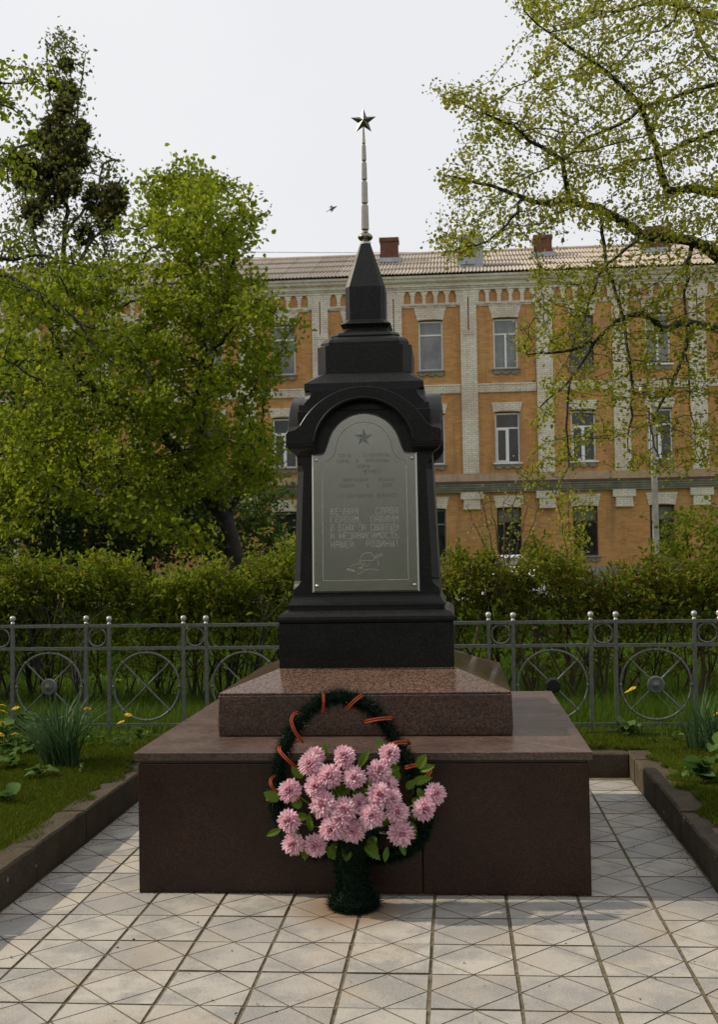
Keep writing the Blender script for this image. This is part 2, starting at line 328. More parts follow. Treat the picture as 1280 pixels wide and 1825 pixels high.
# paving: ten columns of scored square slabs
PX0, TS, TD, PY0 = -1.939, .304, .308, 5.035
tm = MB(); w2, d2 = TS/2-.0042, TD/2-.0022; g = .0034; zt = 0.; zb = -.0065
def island(pts):
    c = np.mean(pts, 0); q = [(p[0]+(c[0]-p[0])*.02, p[1]+(c[1]-p[1])*.02) for p in pts]; n = len(pts)
    tm.add([(*p, zt) for p in q], [tuple(range(n))], 0)
    tm.add([(*p, zt) for p in q]+[(*p, zb) for p in pts], [(i, i+n, (i+1) % n+n, (i+1) % n) for i in range(n)], 1)
def inset(pts, e):
    c = np.mean(pts, 0); return [tuple(np.array(p)+(c-np.array(p))/np.linalg.norm(c-np.array(p))*e) for p in pts]
island(inset([(0, -d2), (w2, 0), (0, d2), (-w2, 0)], g))
for sx, sy in ((1, 1), (-1, 1), (-1, -1), (1, -1)):
    p = [(sx*w2, sy*d2), (0, sy*d2), (sx*w2, 0)]
    if sx*sy > 0: pass
    else: p = [p[0], p[2], p[1]]
    island(inset(p, g))
tm.box(-w2, w2, -d2, d2, -.045, zb, 1)
tile_me = tm.mesh('tile', [M['tile'], M['joint']])
pav = thing('paving', None, None); pav['kind'] = 'structure'
link('bedding', MB().box(-1.96, 1.12, -1.5, 7.60, -.049, -.0042).mesh('bedding', M['joint']), pav)
for r in range(-14, 9):
    for c in range(10):
        x, y = PX0+(c+.5)*TS, PY0+(r+.5)*TD
        if y > 7.6 or (-1.25 < x < .42 and 5.2 < y < 6.95): continue
        o = link('tile', tile_me, pav); o.location = (x+random.gauss(0, .0006), y+random.gauss(0, .0006), random.gauss(0, .0009)); o.rotation_euler = (random.gauss(0, .0022), random.gauss(0, .0022), random.gauss(0, .0015)+math.pi*random.randint(0, 1))

# kerbs: rows of stones
def kerb_row(x0, x1, y0, y1, along, ln, h):
    k = thing('kerb', None, None, ((x0+x1)/2, (y0+y1)/2, 0)); k['kind'] = 'structure'
    a, b = (y0, y1) if along == 'y' else (x0, x1); t = a; i = 0
    while t < b-.05:
        e = min(b, t+ln*random.uniform(.97, 1.03)); m = MB(); w = (x1-x0) if along == 'y' else (y1-y0); l = e-t-.009
        q = MB(); nn = 8
        rings = []
        for j in range(nn+1):
            yy = -l/2+l*j/nn; jz = random.gauss(0, .0016) if 0 < j < nn else -.004; jx = random.gauss(0, .0012)
            rings.append([(-w/2+jx, yy, -.12), (w/2+jx, yy, -.12), (w/2+jx, yy, h-.010), (w/2-.010+jx, yy, h+jz), (-w/2+.010+jx, yy, h+jz), (-w/2+jx, yy, h-.010)])
        q.loft(rings); o = q.build('kerb_stone', M['kerb'], k)
        c = (t+e)/2
        if along == 'y': o.location = ((x0+x1)/2-k.location.x+random.gauss(0, .003), c-k.location.y, random.gauss(0, .004)); o.rotation_euler = (random.gauss(0, .004), random.gauss(0, .012), random.gauss(0, .004))
        else: o.location = (c-k.location.x, (y0+y1)/2-k.location.y, random.gauss(0, .004)); o.rotation_euler = (0, random.gauss(0, .006), math.pi/2+random.gauss(0, .004))
        t = e
kerb_row(-2.085, -1.945, -.60, 7.72, 'y', .72, .165)
kerb_row(1.103, 1.250, -.49, 7.72, 'y', .72, .155)
kerb_row(-1.94, 1.098, 7.61, 7.73, 'x', .70, .150)

# ------------------------------------------------------------------ the brick building
BY = 45.
bld = thing('brick_building', 'long three-storey ochre brick building with whitewashed pilasters and corrugated roof', 'building', (0, BY, 0))
O = (0, BY, 0)
def P_(mb, name, mat, parent=bld, **k): return mb.build(name, mat, parent, O, **k)
bays = [-.79+2.92*k for k in range(-9, 6)]; pils = [.70+2.90*k+.02*k for k in range(-9, 6)]
X0B, X1B = bays[0]-1.46, bays[-1]+1.46
OPEN = [(1.10, 3.02, .47), (4.76, 6.75, .475), (8.45, 10.44, .475)]
wall = MB(); DOORB = bays[3]
for c in bays:
    x0, x1 = c-1.46, c+1.46; zs = 0.
    for zi, (a, b, hw) in enumerate(OPEN):
        if c == DOORB and zi == 0: a = .25; hw = .62
        wall.box(x0, x1, BY, BY+.5, zs, a) if zs < a else None
        wall.box(x0, c-hw, BY, BY+.5, a, b); wall.box(c+hw, x1, BY, BY+.5, a, b); zs = b
    wall.box(x0, x1, BY, BY+.5, zs, 12.1)
wall.box(X0B, X1B, BY+12, BY+12.4, 0, 12.1); wall.box(X0B-.4, X0B, BY, BY+12.4, 0, 12.1); wall.box(X1B, X1B+.4, BY, BY+12.4, 0, 12.1); wall.box(X0B, X1B, BY+.5, BY+12, 12.0, 12.08)
wall.box(X0B, X1B, BY+1.8, BY+1.9, 0, 12.0)
P_(wall, 'wall', M['brick'])
# pilasters, each with its sunk slot
pm = MB(); hw = .315
pm.box(-hw, hw, -.10, 0, 4.36, 9.96); pm.box(-hw, -.022, -.10, 0, 9.96, 11.30); pm.box(.022, hw, -.10, 0, 9.96, 11.30); pm.box(-hw, hw, -.10, 0, 11.30, 11.56); pm.box(-.022, .022, -.03, 0, 9.96, 11.30, 1)
pm.box(-.15, .15, -.135, -.10, 9.86, 9.96); pm.box(-.19, .19, -.125, -.10, 9.80, 9.86)
pm.box(-hw-.10, -hw, -.07, 0, 10.95, 11.56); pm.box(hw, hw+.10, -.07, 0, 10.95, 11.56)
pme = pm.mesh('pilaster', [M['white'], M['browncap']])
bkm = MB(); bkm.box(-.435, .435, -.20, 0, 3.36, 3.63); bkm.box(-.32, .32, -.16, 0, 3.02, 3.36); bkm.box(-.35, .35, -.18, -.0, 2.97, 3.02); bke = bkm.mesh('bracket', M['white'])
for x in pils:
    link('pilaster', pme, bld).location = (x, 0, 0); link('bracket', bke, bld).location = (x, 0, 0)
# corbel arcade, bands, lintels per bay
com = MB(); com.box(-.07, .07, -.09, 0, 11.02, 11.40); com.box(-.10, .10, -.09, 0, 11.40, 11.48); com.box(-.135, .135, -.09, 0, 11.48, 11.56); com.box(-.09, .09, -.11, 0, 11.00, 11.06); come = com.mesh('corbel', M['white'])
bm_ = MB(); bm_.box(-1.05, 1.05, -.05, 0, 10.93, 11.00); bm_.box(-1.05, 1.05, -.08, 0, 11.00, 11.08); bme = bm_.mesh('band', M['white'])
sm_ = MB(); sm_.box(-1.14, 1.14, -.05, 0, 7.58, 7.82); sm_.box(-1.14, 1.14, -.08, 0, 7.82, 7.87); sm_.box(-1.14, 1.14, -.07, 0, 7.53, 7.58)
for k in range(38):
    x = -1.12+.06*k; sm_.box(x, x+.045, -.065, -.05, 7.59, 7.81)
sme = sm_.mesh('string_course', M['white'])
def lintel_mesh(hw, z0, z1, fl):
    m = MB(); n = 13
    for i in range(n):
        a0, a1 = -1+2*i/n, -1+2*(i+.92)/n; pr = random.uniform(.03, .045)
        m.prism([(a0*hw, z0+.04*(1-a0*a0)-.04), (a1*hw, z0+.04*(1-a1*a1)-.04), (a1*(hw+fl), z1), (a0*(hw+fl), z1)], -pr, 0)
    m.prism([(-hw*.99, z0+.01), (hw*.99, z0+.01), ((hw+fl)*.99, z1-.01), (-(hw+fl)*.99, z1-.01)], -.02, 0)
    return m.mesh('lintel', M['white'])
lint = [lintel_mesh(.50, 3.05, 3.50, .11), lintel_mesh(.52, 6.79, 7.12, .08), lintel_mesh(.50, 10.46, 10.92, .13)]
def window(c, z0, z1, hw, kind, fr, gl, lintel):
    top = z1-.04; f = MB(); y0, y1 = BY+.13, BY+.21; t = .055 if fr is M['pvc'] else .05
    f.box(c-hw, c-hw+t, y0, y1, z0, top); f.box(c+hw-t, c+hw, y0, y1, z0, top); f.box(c-hw+t, c+hw-t, y0, y1, z0, z0+t); f.box(c-hw+t, c+hw-t, y0, y1, top-t, top)
    zt_ = z0+(top-z0)*(.70 if kind != 'full' else .72); panes = []
    f.box(c-hw+t, c+hw-t, y0, y1, zt_-t/2, zt_+t/2); panes.append((c-hw+t, c+hw-t, zt_+t/2, top-t))
    if kind == 'T':
        f.box(c-.035, c+.035, y0-.01, y1, z0+t, zt_-t/2); panes += [(c-hw+t, c-.035, z0+t, zt_-t/2), (c+.035, c+hw-t, z0+t, zt_-t/2)]
    elif kind == 'S':
        f.box(c+.02-.035, c+.055, y0-.012, y1, z0+t, zt_-t/2)
        for a, b in ((c-hw+t, c-hw+t+.05), (c-.065, c-.015)): f.box(a, b, y0-.02, y1-.01, z0+t, zt_-t/2)
        f.box(c-hw+t+.05, c-.065, y0-.02, y1-.01, z0+t, z0+t+.05); f.box(c-hw+t+.05, c-.065, y0-.02, y1-.01, zt_-t/2-.05, zt_-t/2)
        panes += [(c-hw+t+.05, c-.065, z0+t+.05, zt_-t/2-.05), (c+.055, c+hw-t, z0+t, zt_-t/2)]
    else: panes.append((c-hw+t, c+hw-t, z0+t, zt_-t/2))
    w = P_(f, 'window', fr)
    for i, (a, b, p, q) in enumerate(panes):
        P_(MB().box(a, b, y0+.03, y0+.05, p, q), 'pane', gl[min(i, len(gl)-1)], w)
    s = MB(); s.box(c-hw-.09, c+hw+.09, BY-.12, BY+.13, z0-.05, z0-.002, 1); s.box(c-hw-.05, c+hw+.05, BY-.06, BY, z0-.17, z0-.05)
    for dx in (-.34, 0, .34): s.box(c+dx-.11, c+dx+.11, BY-.085, BY, z0-.225, z0-.17)
    P_(s, 'sill', [M['sill'], M['pvc'] if fr is M['pvc'] and z0 > 4 and random.random() < .6 else M['greycorn']], w)
    o = link('lintel', lint[lintel], w); o.location = (c, 0, 0)
kinds = {(2, 2): ('full', 'pvc', ['glass_c']), (2, 3): ('full', 'pvc', ['glass_c']), (2, 4): ('full', 'pvc', ['glass_c']), (2, 5): ('T', 'pvc', ['glass_c']), (2, 6): ('T', 'oldframe', ['glass_c', 'glass_d'])}
for i, c in enumerate(bays):
    o = link('band', bme, bld); o.location = (c, 0, 0); link('string_course', sme, bld).location = (c, 0, 0)
    for j in (-1.13+.03, -.675, -.225, .225, .675, 1.10): link('corbel', come, bld).location = (c+j, 0, 0)
    for st, (a, b, hw) in enumerate(OPEN):
        if c == DOORB and st == 0: continue
        k = i-9+4
        if st == 2: kd, fr, gl = (('full', 'pvc', ['glass_c']) if i in (7, 8, 9) else ('T', 'pvc', ['glass_c']) if i % 2 == 0 else ('T', 'oldframe', ['glass_c', 'glass_d']))
        elif st == 1: kd, fr, gl = ('S', 'pvc', ['glass_d']) if i > 9 or i % 2 else ('T', 'oldframe', ['glass_d'])
        else: kd, fr, gl = (('full', 'oldframe', ['glass_g', 'glass_d']) if i > 9 else ('T', 'pvc', ['glass_d']) if i == 5 else ('T', 'greyframe', ['glass_d']))
        window(c, a, b, hw-.003, kd, M[fr], [M[x] for x in gl], st)
d = P_(MB().box(DOORB-.56, DOORB+.56, BY+.12, BY+.2, .25, 2.45).box(DOORB-.60, DOORB+.60, BY+.12, BY+.22, 2.45, 3.0), 'door', M['iron_dark'])
P_(MB().box(DOORB-.84, DOORB-.64, BY-.08, BY, .0, 3.0).box(DOORB+.64, DOORB+.84, BY-.08, BY, 0, 3.0), 'door_frame', M['white'], d)
# continuous cornices
m = MB()
for z0, z1, p in ((11.56, 11.66, .12), (11.66, 11.72, .17), (11.72, 11.86, .22), (11.86, 11.91, .29), (11.91, 12.02, .34), (12.02, 12.12, .40)): m.box(X0B, X1B, BY-p, BY, z0, z1)
P_(m, 'eaves_cornice', M['white'])
P_(MB().box(X0B, X1B, BY-.09, BY, 4.06, 4.36), 'belt', mk_brick('faded_belt_brick', (.46, .33, .20), (.40, .25, .13), (.34, .25, .16), (.45, .38, .28), .6))
m = MB()
for z0, z1, p in ((3.63, 3.72, .16), (3.72, 3.80, .24), (3.80, 3.90, .30), (3.90, 3.95, .38)): m.box(X0B, X1B, BY-p, BY, z0, z1)
P_(m, 'cornice', M['greycorn'])
P_(MB().prism([(-.40, 3.95), (0, 3.95), (0, 4.07), (-.40, 3.985)], X0B, X1B, 'x').box(0, 0, 0, 0, 0, 0) if False else MB().add([(x, BY+y, z) for x in (X0B, X1B) for y, z in ((-.41, 3.952), (-.002, 3.952), (-.002, 4.058), (-.41, 3.985))], [(0, 1, 2, 3), (7, 6, 5, 4), (0, 3, 7, 4), (3, 2, 6, 7), (0, 4, 5, 1)]), 'cornice_flashing', M['browncap'])
P_(MB().box(X0B, X1B, BY-.07, BY, 0, .72), 'base_course', M['greycorn'])
# corrugated roof in sheets
RY0, RZ0, RS = BY-.50, 12.15, .387
sw, rows = 1.12, 4; run = 5.9/rows
sh = MB(); nw = 8; q = 6
for j, yy in enumerate((0, run+.12)):
    for i in range(nw*q+1):
        x = sw*i/(nw*q); sh.v.append((x, yy, yy*RS+.030*math.cos(2*math.pi*i/q)+(.03 if j == 0 else -.012)))
n_ = nw*q+1; sh.f = [(i, i+1, i+1+n_, i+n_) for i in range(n_-1)]+[]; sh.mi = [0]*len(sh.f)
she = sh.mesh('roof_sheet', M['slate'], True)
roof = P_(MB().add([(X0B-.5, RY0+.15, RZ0-.06), (X1B+.5, RY0+.15, RZ0-.06), (X1B+.5, RY0+5.95, RZ0-.06+5.8*RS), (X0B-.5, RY0+5.95, RZ0-.06+5.8*RS), (X0B-.5, RY0+12.6, RZ0-.1), (X1B+.5, RY0+12.6, RZ0-.1)], [(0, 1, 2, 3), (3, 2, 5, 4)]), 'roof', M['browncap'])
ncol = int((X1B-X0B+1)/sw)+1
for r in range(rows):
    for c in range(ncol):
        x = X0B-.5+c*sw*.998
        if r < 2 and .30 < x+sw/2-.25 < .6: pass
        o = link('roof_sheet', she, roof); o.location = (x, RY0-BY+r*run, RZ0+r*run*RS+random.uniform(0, .01))
m = MB()
for k in range(int((X1B-X0B)/1.4)): m.tube([(X0B+k*1.4, RY0+5.92, RZ0+5.92*RS+.02), (X0B+k*1.4+1.42, RY0+5.92, RZ0+5.92*RS+.025)], .085, 8)
P_(m, 'ridge', M['slate'], roof)
def chimney(u0, u1, vt, vb, Y):
    a, b = at(u0, vt, Y), at(u1, vb, Y); c = (a[0]+b[0])/2; h = (b[0]-a[0])/2*.92; zt, zb = a[2], b[2]; m = MB()
    m.box(c-h, c+h, Y, Y+.62, zb-.5, zt-.16); m.box(c-h*1.1, c+h*1.1, Y-.05, Y+.67, zt-.16, zt); m.box(c-h*1.08, c+h*1.08, Y-.04, Y+.66, zb-.4, zb+.14); m.box(c-h*.7, c+h*.7, Y+.1, Y+.5, zt, zt+.02, 1)
    o = P_(m, 'chimney', [M['redbrick'], M['rubber']], roof); P_(MB().box(c-h*1.22, c+h*1.22, Y-.1, Y+.72, zb-.6, zb+.01), 'flashing', M['tinsheet'], o) if False else None
    return o
for q_ in ((676, 711, 424, 458, 48.), (951, 986, 419, 449, 48.), (1150, 1197, 404, 443, 48.)): chimney(*q_)
for x, y in ((-2.92+.02, 47.85), (3.49, 47.85), (8.1, 47.85)): P_(MB().box(x-.06, x+.90, 47.85, 48.75, RZ0+.2+3.0*RS, 13.70), 'chimney_flashing', M['tinsheet'], roof)
hat = P_(MB().box(.42, 1.36, 45.9, 46.7, 12.6, 13.92).box(.40, 1.38, 45.86, 46.74, 13.92, 13.96), 'roof_hatch', M['tinsheet'], roof)
P_(MB().box(.36, .95, 45.80, 45.895, 13.10, 13.50), 'shutter', M['redbrick'], hat); P_(MB().box(.30, 1.02, 45.82, 45.897, 12.80, 13.09), 'apron', M['tinsheet'], hat)

# ------------------------------------------------------------------ trees by space colonisation
def poly_sample(poly, n):
    P = np.array(poly, float); lo, hi = P.min(0), P.max(0); out = []
    while len(out) < n:
        q = rng.uniform(lo, hi, (n*2, 2)); ins = np.zeros(len(q), bool); j = len(P)-1
        for i in range(len(P)):
            c = ((P[i, 1] > q[:, 1]) != (P[j, 1] > q[:, 1])) & (q[:, 0] < (P[j, 0]-P[i, 0])*(q[:, 1]-P[i, 1])/(P[j, 1]-P[i, 1]+1e-9)+P[i, 0]); ins ^= c; j = i
        out += list(q[ins])
    return np.array(out[:n])
def grow(limbs, att, step, infl, kill, iters=120, droop=0.):
    """limbs: list of (parent_limb or -1, points Nx3); returns nodes, parent"""
    nodes = []; par = []; mr = {}
    for li, (pl, pts) in enumerate(limbs):
        pts = [np.array(p, float) for p in pts]
        if pl < 0: last = -1
        else:
            A = np.array(nodes); last = int(np.argmin(((A-pts[0])**2).sum(1))); pts = [A[last]]+pts[1:] if np.linalg.norm(A[last]-pts[0]) < step*2 else pts
        prev = None
        for k, p in enumerate(pts):
            if k == 0:
                if last < 0: nodes.append(p); par.append(-1); last = 0 if len(nodes) == 1 else len(nodes)-1
                elif np.linalg.norm(nodes[last]-p) > 1e-6: nodes.append(p); par.append(last); last = len(nodes)-1
                continue
            a = np.array(nodes[last]); L_ = np.linalg.norm(p-a); n = max(1, int(L_/step))
            for t in range(1, n+1):
                q = a+(p-a)*t/n+rng.normal(0, step*.10, 3)*(t < n); nodes.append(q); par.append(last); last = len(nodes)-1; mr[last] = (li, (k-1+t/n)/(len(pts)-1))
    A = np.array(att); alive = np.ones(len(A), bool); nodes = [np.array(x) for x in nodes]
    NN = np.array(nodes); best = np.full(len(A), 1e9); bi = np.zeros(len(A), int)
    def upd(start):
        arr = np.array(nodes[start:]);
        for s0 in range(0, len(arr), 400):
            D = ((A[:, None, :]-arr[None, s0:s0+400, :])**2).sum(2); k = D.argmin(1); dm = D[np.arange(len(A)), k]; m = dm < best; best[m] = dm[m]; bi[m] = k[m]+start+s0
    upd(0)
    for it in range(iters):
        alive &= best > kill*kill
        act = alive & (best < infl*infl)
        if not act.any(): break
        idx = np.unique(bi[act]); st = len(nodes)
        for ni in idx:
            d = A[act & (bi == ni)]-nodes[ni]; d = (d/np.linalg.norm(d, axis=1, keepdims=True)).mean(0)+rng.normal(0, .18, 3); d[2] -= droop; d /= np.linalg.norm(d)+1e-9
            nodes.append(nodes[ni]+d*step); par.append(ni)
        upd(st)
        if len(nodes) > 20000: break
    return np.array(nodes), np.array(par), mr
def radii(par, tip, ex=2.3, keep=None):
    n = len(par); acc = np.zeros(n); ch = np.zeros(n, int)
    for i in range(n-1, -1, -1):
        if ch[i] == 0: acc[i] = tip**ex
        if par[i] >= 0: acc[par[i]] += acc[i]; ch[par[i]] += 1
    return acc**(1/ex), ch
def branch_mesh(name, nodes, par, rad, mat, sides=5):
    idx = np.where(par >= 0)[0]; a = nodes[par[idx]]; b = nodes[idx]; d = unit(b-a); ref = np.where(np.abs(d[:, 2:3]) > .9, np.array([[1., 0, 0]]), np.array([[0, 0, 1.]])); X = unit(np.cross(d, ref)); Y = np.cross(d, X)
    rb = rad[idx][:, None]; ra = np.minimum(rad[par[idx]], rad[idx]*1.35)[:, None]; V = []
    ext = d*rb*.35
    for p, r in ((a-ext, ra), (b+ext, rb)):
        for k in range(sides): t = 2*math.pi*k/sides; V.append(p+(X*math.cos(t)+Y*math.sin(t))*r)
    V = np.stack(V, 1).reshape(-1, 3); o = (np.arange(len(idx))*2*sides)[:, None]
    F = np.concatenate([o+np.array([[k, (k+1) % sides, (k+1) % sides+sides, k+sides]]) for k in range(sides)])
    return np_mesh(name, V, F, mat, True)
def tree(name, label, cat, base, limbs, att, step, infl, kill, tip, leafmat, leafsize, per, thr=2.6, spread=.1, barkm='bark', droop=0., width=.75, rmax=.3, ex=2.3, limbr=None, group=None, leafdroop=.3, prune=None):
    nodes, par, mr = grow(limbs, att, step, infl, kill, droop=droop); rad, ch = radii(par, tip, ex); rad = np.minimum(rad, rmax)
    for i_, (li, f_) in mr.items():
        if limbr and limbr.get(li): rad[i_] = max(rad[i_], limbr[li][0]*(1-f_)+limbr[li][1]*f_)
    t = thing(name, label, cat, base, group); B = np.array(base)
    o = link('trunk', branch_mesh('trunk', nodes-B, par, rad, M[barkm], 7), t)
    tw = np.where((rad < tip*thr) & (par >= 0))[0]
    if prune is not None: tw = tw[prune(nodes[tw])]
    rep = np.repeat(tw, per); f = rng.uniform(0, 1, (len(rep), 1)); P = nodes[par[rep]]*(1-f)+nodes[rep]*f+rng.normal(0, spread, (len(rep), 3))
    D = unit(nodes[rep]-nodes[par[rep]])*.6+rng.normal(0, .7, (len(rep), 3)); D[:, 2] -= leafdroop
    V, F = leaves(P-B, D, rng.uniform(.45, 1.4, len(rep))*leafsize, width, .3, .15)
    c = link('crown', np_mesh('crown', V, F, M[leafmat]), t); c['kind'] = 'stuff'
    return t, nodes
def PL(pts, Y0, Y1=None):
    Y1 = Y0 if Y1 is None else Y1; n = len(pts); return [at(u, v, Y0+(Y1-Y0)*i/max(1, n-1)) for i, (u, v) in enumerate(pts)]
def ATT(poly, n, Y0, Y1):
    q = poly_sample(poly, n); return np.array([at(u, v, y) for (u, v), y in zip(q, rng.uniform(Y0, Y1, n))])
def ATTC(poly, ncl, per, Y0, Y1, sig):
    c = ATT(poly, ncl, Y0, Y1); r = rng.uniform(.6, 1.35, (ncl, 1)); k = rng.integers(0, ncl, ncl*per)
    return c[k]+rng.normal(0, 1, (len(k), 3))*r[k]*sig*np.array([[1, 1, .7]])
# maple left of the monument
b = at(432, 1035, 20); b[2] = .1
maple_poly = [(238, 440), (260, 350), (305, 300), (345, 292), (395, 300), (402, 345), (430, 380), (455, 435), (450, 480), (480, 525), (488, 600), (475, 680), (492, 760), (505, 850), (490, 920), (440, 900), (390, 880), (330, 900), (250, 895), (150, 880), (70, 820), (20, 700), (20, 560), (70, 490), (150, 485), (215, 470)]
limbs = [(-1, [b]+PL([(425, 1000), (405, 940), (372, 880)], 20)), (0, PL([(372, 880), (330, 820), (280, 770), (230, 725), (165, 690), (110, 640), (85, 570)], 20, 18.4)), (0, PL([(372, 880), (345, 800), (355, 720), (362, 640), (350, 520), (338, 400), (335, 330)], 20, 20.6)), (0, PL([(372, 880), (358, 760), (374, 650), (400, 520), (425, 430)], 20, 21)), (0, PL([(372, 880), (290, 845), (200, 870), (140, 890)], 20, 18.5)), (0, PL([(405, 940), (440, 820), (470, 740)], 20, 20.5))]
att = np.concatenate([ATTC(maple_poly, 125, 11, 17.4, 22.4, .25), ATTC([(0, 500), (180, 500), (330, 700), (330, 930), (0, 940)], 40, 11, 17, 20, .3), ATTC([(238, 440), (260, 350), (305, 300), (345, 292), (395, 300), (402, 345), (430, 380), (455, 435), (450, 480), (475, 525), (440, 640), (220, 640)], 50, 11, 18.2, 21.8, .22)])
tree('maple_tree', 'leaning maple with dense bright green crown behind the hedge left of the monument', 'tree', b, limbs, att, .17, 1.7, .24, .0085, 'maple', .088, 23, 2.2, .12, rmax=.17, ex=2.15, limbr={0: (.18, .15), 1: (.12, .04), 2: (.10, .03), 3: (.09, .03), 4: (.06, .02), 5: (.07, .02)})
# tall sparse tree with mistletoe
b = at(92, 1040, 31); b[2] = .1
tall_poly = [(75, 65), (110, 45), (152, 90), (160, 200), (150, 285), (205, 285), (232, 330), (225, 400), (215, 470), (180, 560), (60, 560), (5, 470), (5, 300), (50, 260), (85, 180)]
limbs = [(-1, [b]+PL([(92, 900), (98, 700), (104, 560), (115, 420), (125, 250), (125, 130), (112, 62)], 31)), (0, PL([(115, 420), (165, 350), (185, 290), (205, 285)], 31, 30)), (0, PL([(106, 520), (165, 425), (225, 365)], 31, 30)), (0, PL([(104, 560), (60, 420), (40, 300)], 31, 32)), (0, PL([(122, 330), (90, 180), (80, 70)], 31, 31.5)), (0, PL([(124, 300), (145, 150), (152, 95)], 31, 30.5))]
tt, nd = tree('tall_tree', 'tall half-bare tree hung with mistletoe balls at the far left', 'tree', b, limbs, ATT(tall_poly, 1500, 28.8, 33), .3, 2.0, .48, .011, 'bare', .105, 9, 2.4, .18, rmax=.22)
for u, v, r in ((118, 115, 11), (95, 150, 9), (121, 165, 19), (112, 190, 15), (98, 228, 24), (142, 235, 19), (112, 275, 32), (48, 292, 20), (40, 322, 17), (172, 358, 26), (205, 352, 24), (90, 350, 26), (60, 380, 22), (25, 290, 18), (75, 320, 24), (190, 390, 22), (135, 280, 24), (70, 250, 18), (150, 420, 17), (95, 300, 24), (125, 330, 20)):
    c = at(u, v, 31+random.uniform(-1, 1)); rr = r*31/FPX; n = int(3000*rr); q = unit(rng.normal(size=(n, 3))); P = c+q*rr*rng.uniform(.15, 1, (n, 1))**.6; V, F = leaves(P-b, q+rng.normal(0, .5, (n, 3)), rng.uniform(.08, .15, n), .42, .2)
    link('mistletoe', np_mesh('mistletoe', V, F, M['mistle']), tt)['kind'] = 'stuff'
# dark tree at far left
b = at(84, 1035, 25); b[2] = .1
limbs = [(-1, [b]+PL([(84, 980), (86, 900), (80, 800), (70, 700)], 25)), (0, PL([(86, 900), (120, 820), (140, 760)], 25, 24)), (0, PL([(86, 920), (40, 850), (0, 800)], 25, 24.5))]
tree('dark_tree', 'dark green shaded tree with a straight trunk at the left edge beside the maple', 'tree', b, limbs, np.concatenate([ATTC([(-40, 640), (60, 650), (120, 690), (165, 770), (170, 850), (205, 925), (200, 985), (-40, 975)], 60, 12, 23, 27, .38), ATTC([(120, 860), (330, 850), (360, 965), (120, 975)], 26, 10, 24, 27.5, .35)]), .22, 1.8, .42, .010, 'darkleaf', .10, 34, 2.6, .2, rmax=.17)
# bent small tree behind the hedge
b = at(272, 1040, 27); b[2] = .1
limbs = [(-1, [b]+PL([(262, 1003), (256, 985), (275, 965), (305, 950)], 27)), (0, PL([(262, 1003), (235, 998), (205, 985), (190, 990)], 27, 26.5))]
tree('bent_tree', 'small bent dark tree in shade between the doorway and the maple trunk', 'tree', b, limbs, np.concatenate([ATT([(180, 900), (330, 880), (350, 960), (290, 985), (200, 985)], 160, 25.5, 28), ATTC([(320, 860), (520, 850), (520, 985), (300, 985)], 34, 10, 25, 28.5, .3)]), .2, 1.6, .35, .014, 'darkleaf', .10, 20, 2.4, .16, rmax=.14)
# near tree reaching in from the left edge
b = np.array([-6.4, 13.4, .1])
limbs = [(-1, [b, np.array([-6.35, 13.3, 2.2]), np.array([-6.3, 13.2, 4.2]), np.array([-6.2, 13.0, 6.6]), np.array([-6.1, 12.9, 8.0])]), (0, [np.array([-6.3, 13.2, 3.7])]+PL([(-60, 445), (0, 487), (35, 505), (87, 535), (145, 580), (178, 630)], 13, 12.2)), (1, PL([(145, 580), (190, 590), (232, 603)], 12.4, 12.2)), (0, [np.array([-6.3, 13.2, 4.3])]+PL([(-50, 470), (0, 461), (80, 455), (130, 470)], 13, 12.4)), (0, [np.array([-6.2, 13.0, 6.2])]+PL([(-60, 150), (0, 148), (50, 145), (80, 154)], 13, 12.4)), (0, [np.array([-6.2, 13.0, 6.0])]+PL([(-70, 130), (0, 172), (23, 195), (50, 224)], 13, 12.4)), (0, [np.array([-6.2, 13.1, 5.5])]+PL([(-60, 280), (0, 262), (30, 262), (70, 248)], 13, 12.3)), (0, [np.array([-6.3, 13.2, 3.3])]+PL([(-60, 690), (0, 660), (50, 640), (80, 700)], 13, 12.2))]
att = np.concatenate([ATT([(-60, 75), (15, 85), (52, 98), (82, 152), (40, 235), (-60, 250)], 90, 11.9, 13.4), ATT([(-60, 260), (30, 250), (60, 300), (80, 400), (50, 470), (-60, 460)], 100, 11.9, 13.4), ATTC([(-60, 470), (130, 450), (250, 600), (230, 680), (120, 740), (20, 800), (-60, 820)], 56, 9, 11.4, 13.4, .15), ATT([(-500, 60), (-70, 60), (-70, 700), (-500, 700)], 260, 11, 15), ATT([(-700, -250), (-120, -250), (-120, 100), (-700, 100)], 160, 11, 15)])
tree('overhanging_tree', 'near tree off the left edge whose dark limb reaches in over the lawn', 'tree', b, limbs, att, .16, 1.2, .26, .0055, 'maple', .062, 11, 2.4, .08, rmax=.16, limbr={0: (.17, .05), 1: (.055, .016), 2: (.016, .005), 3: (.035, .010), 4: (.016, .005), 5: (.018, .005), 6: (.016, .005), 7: (.025, .008)})
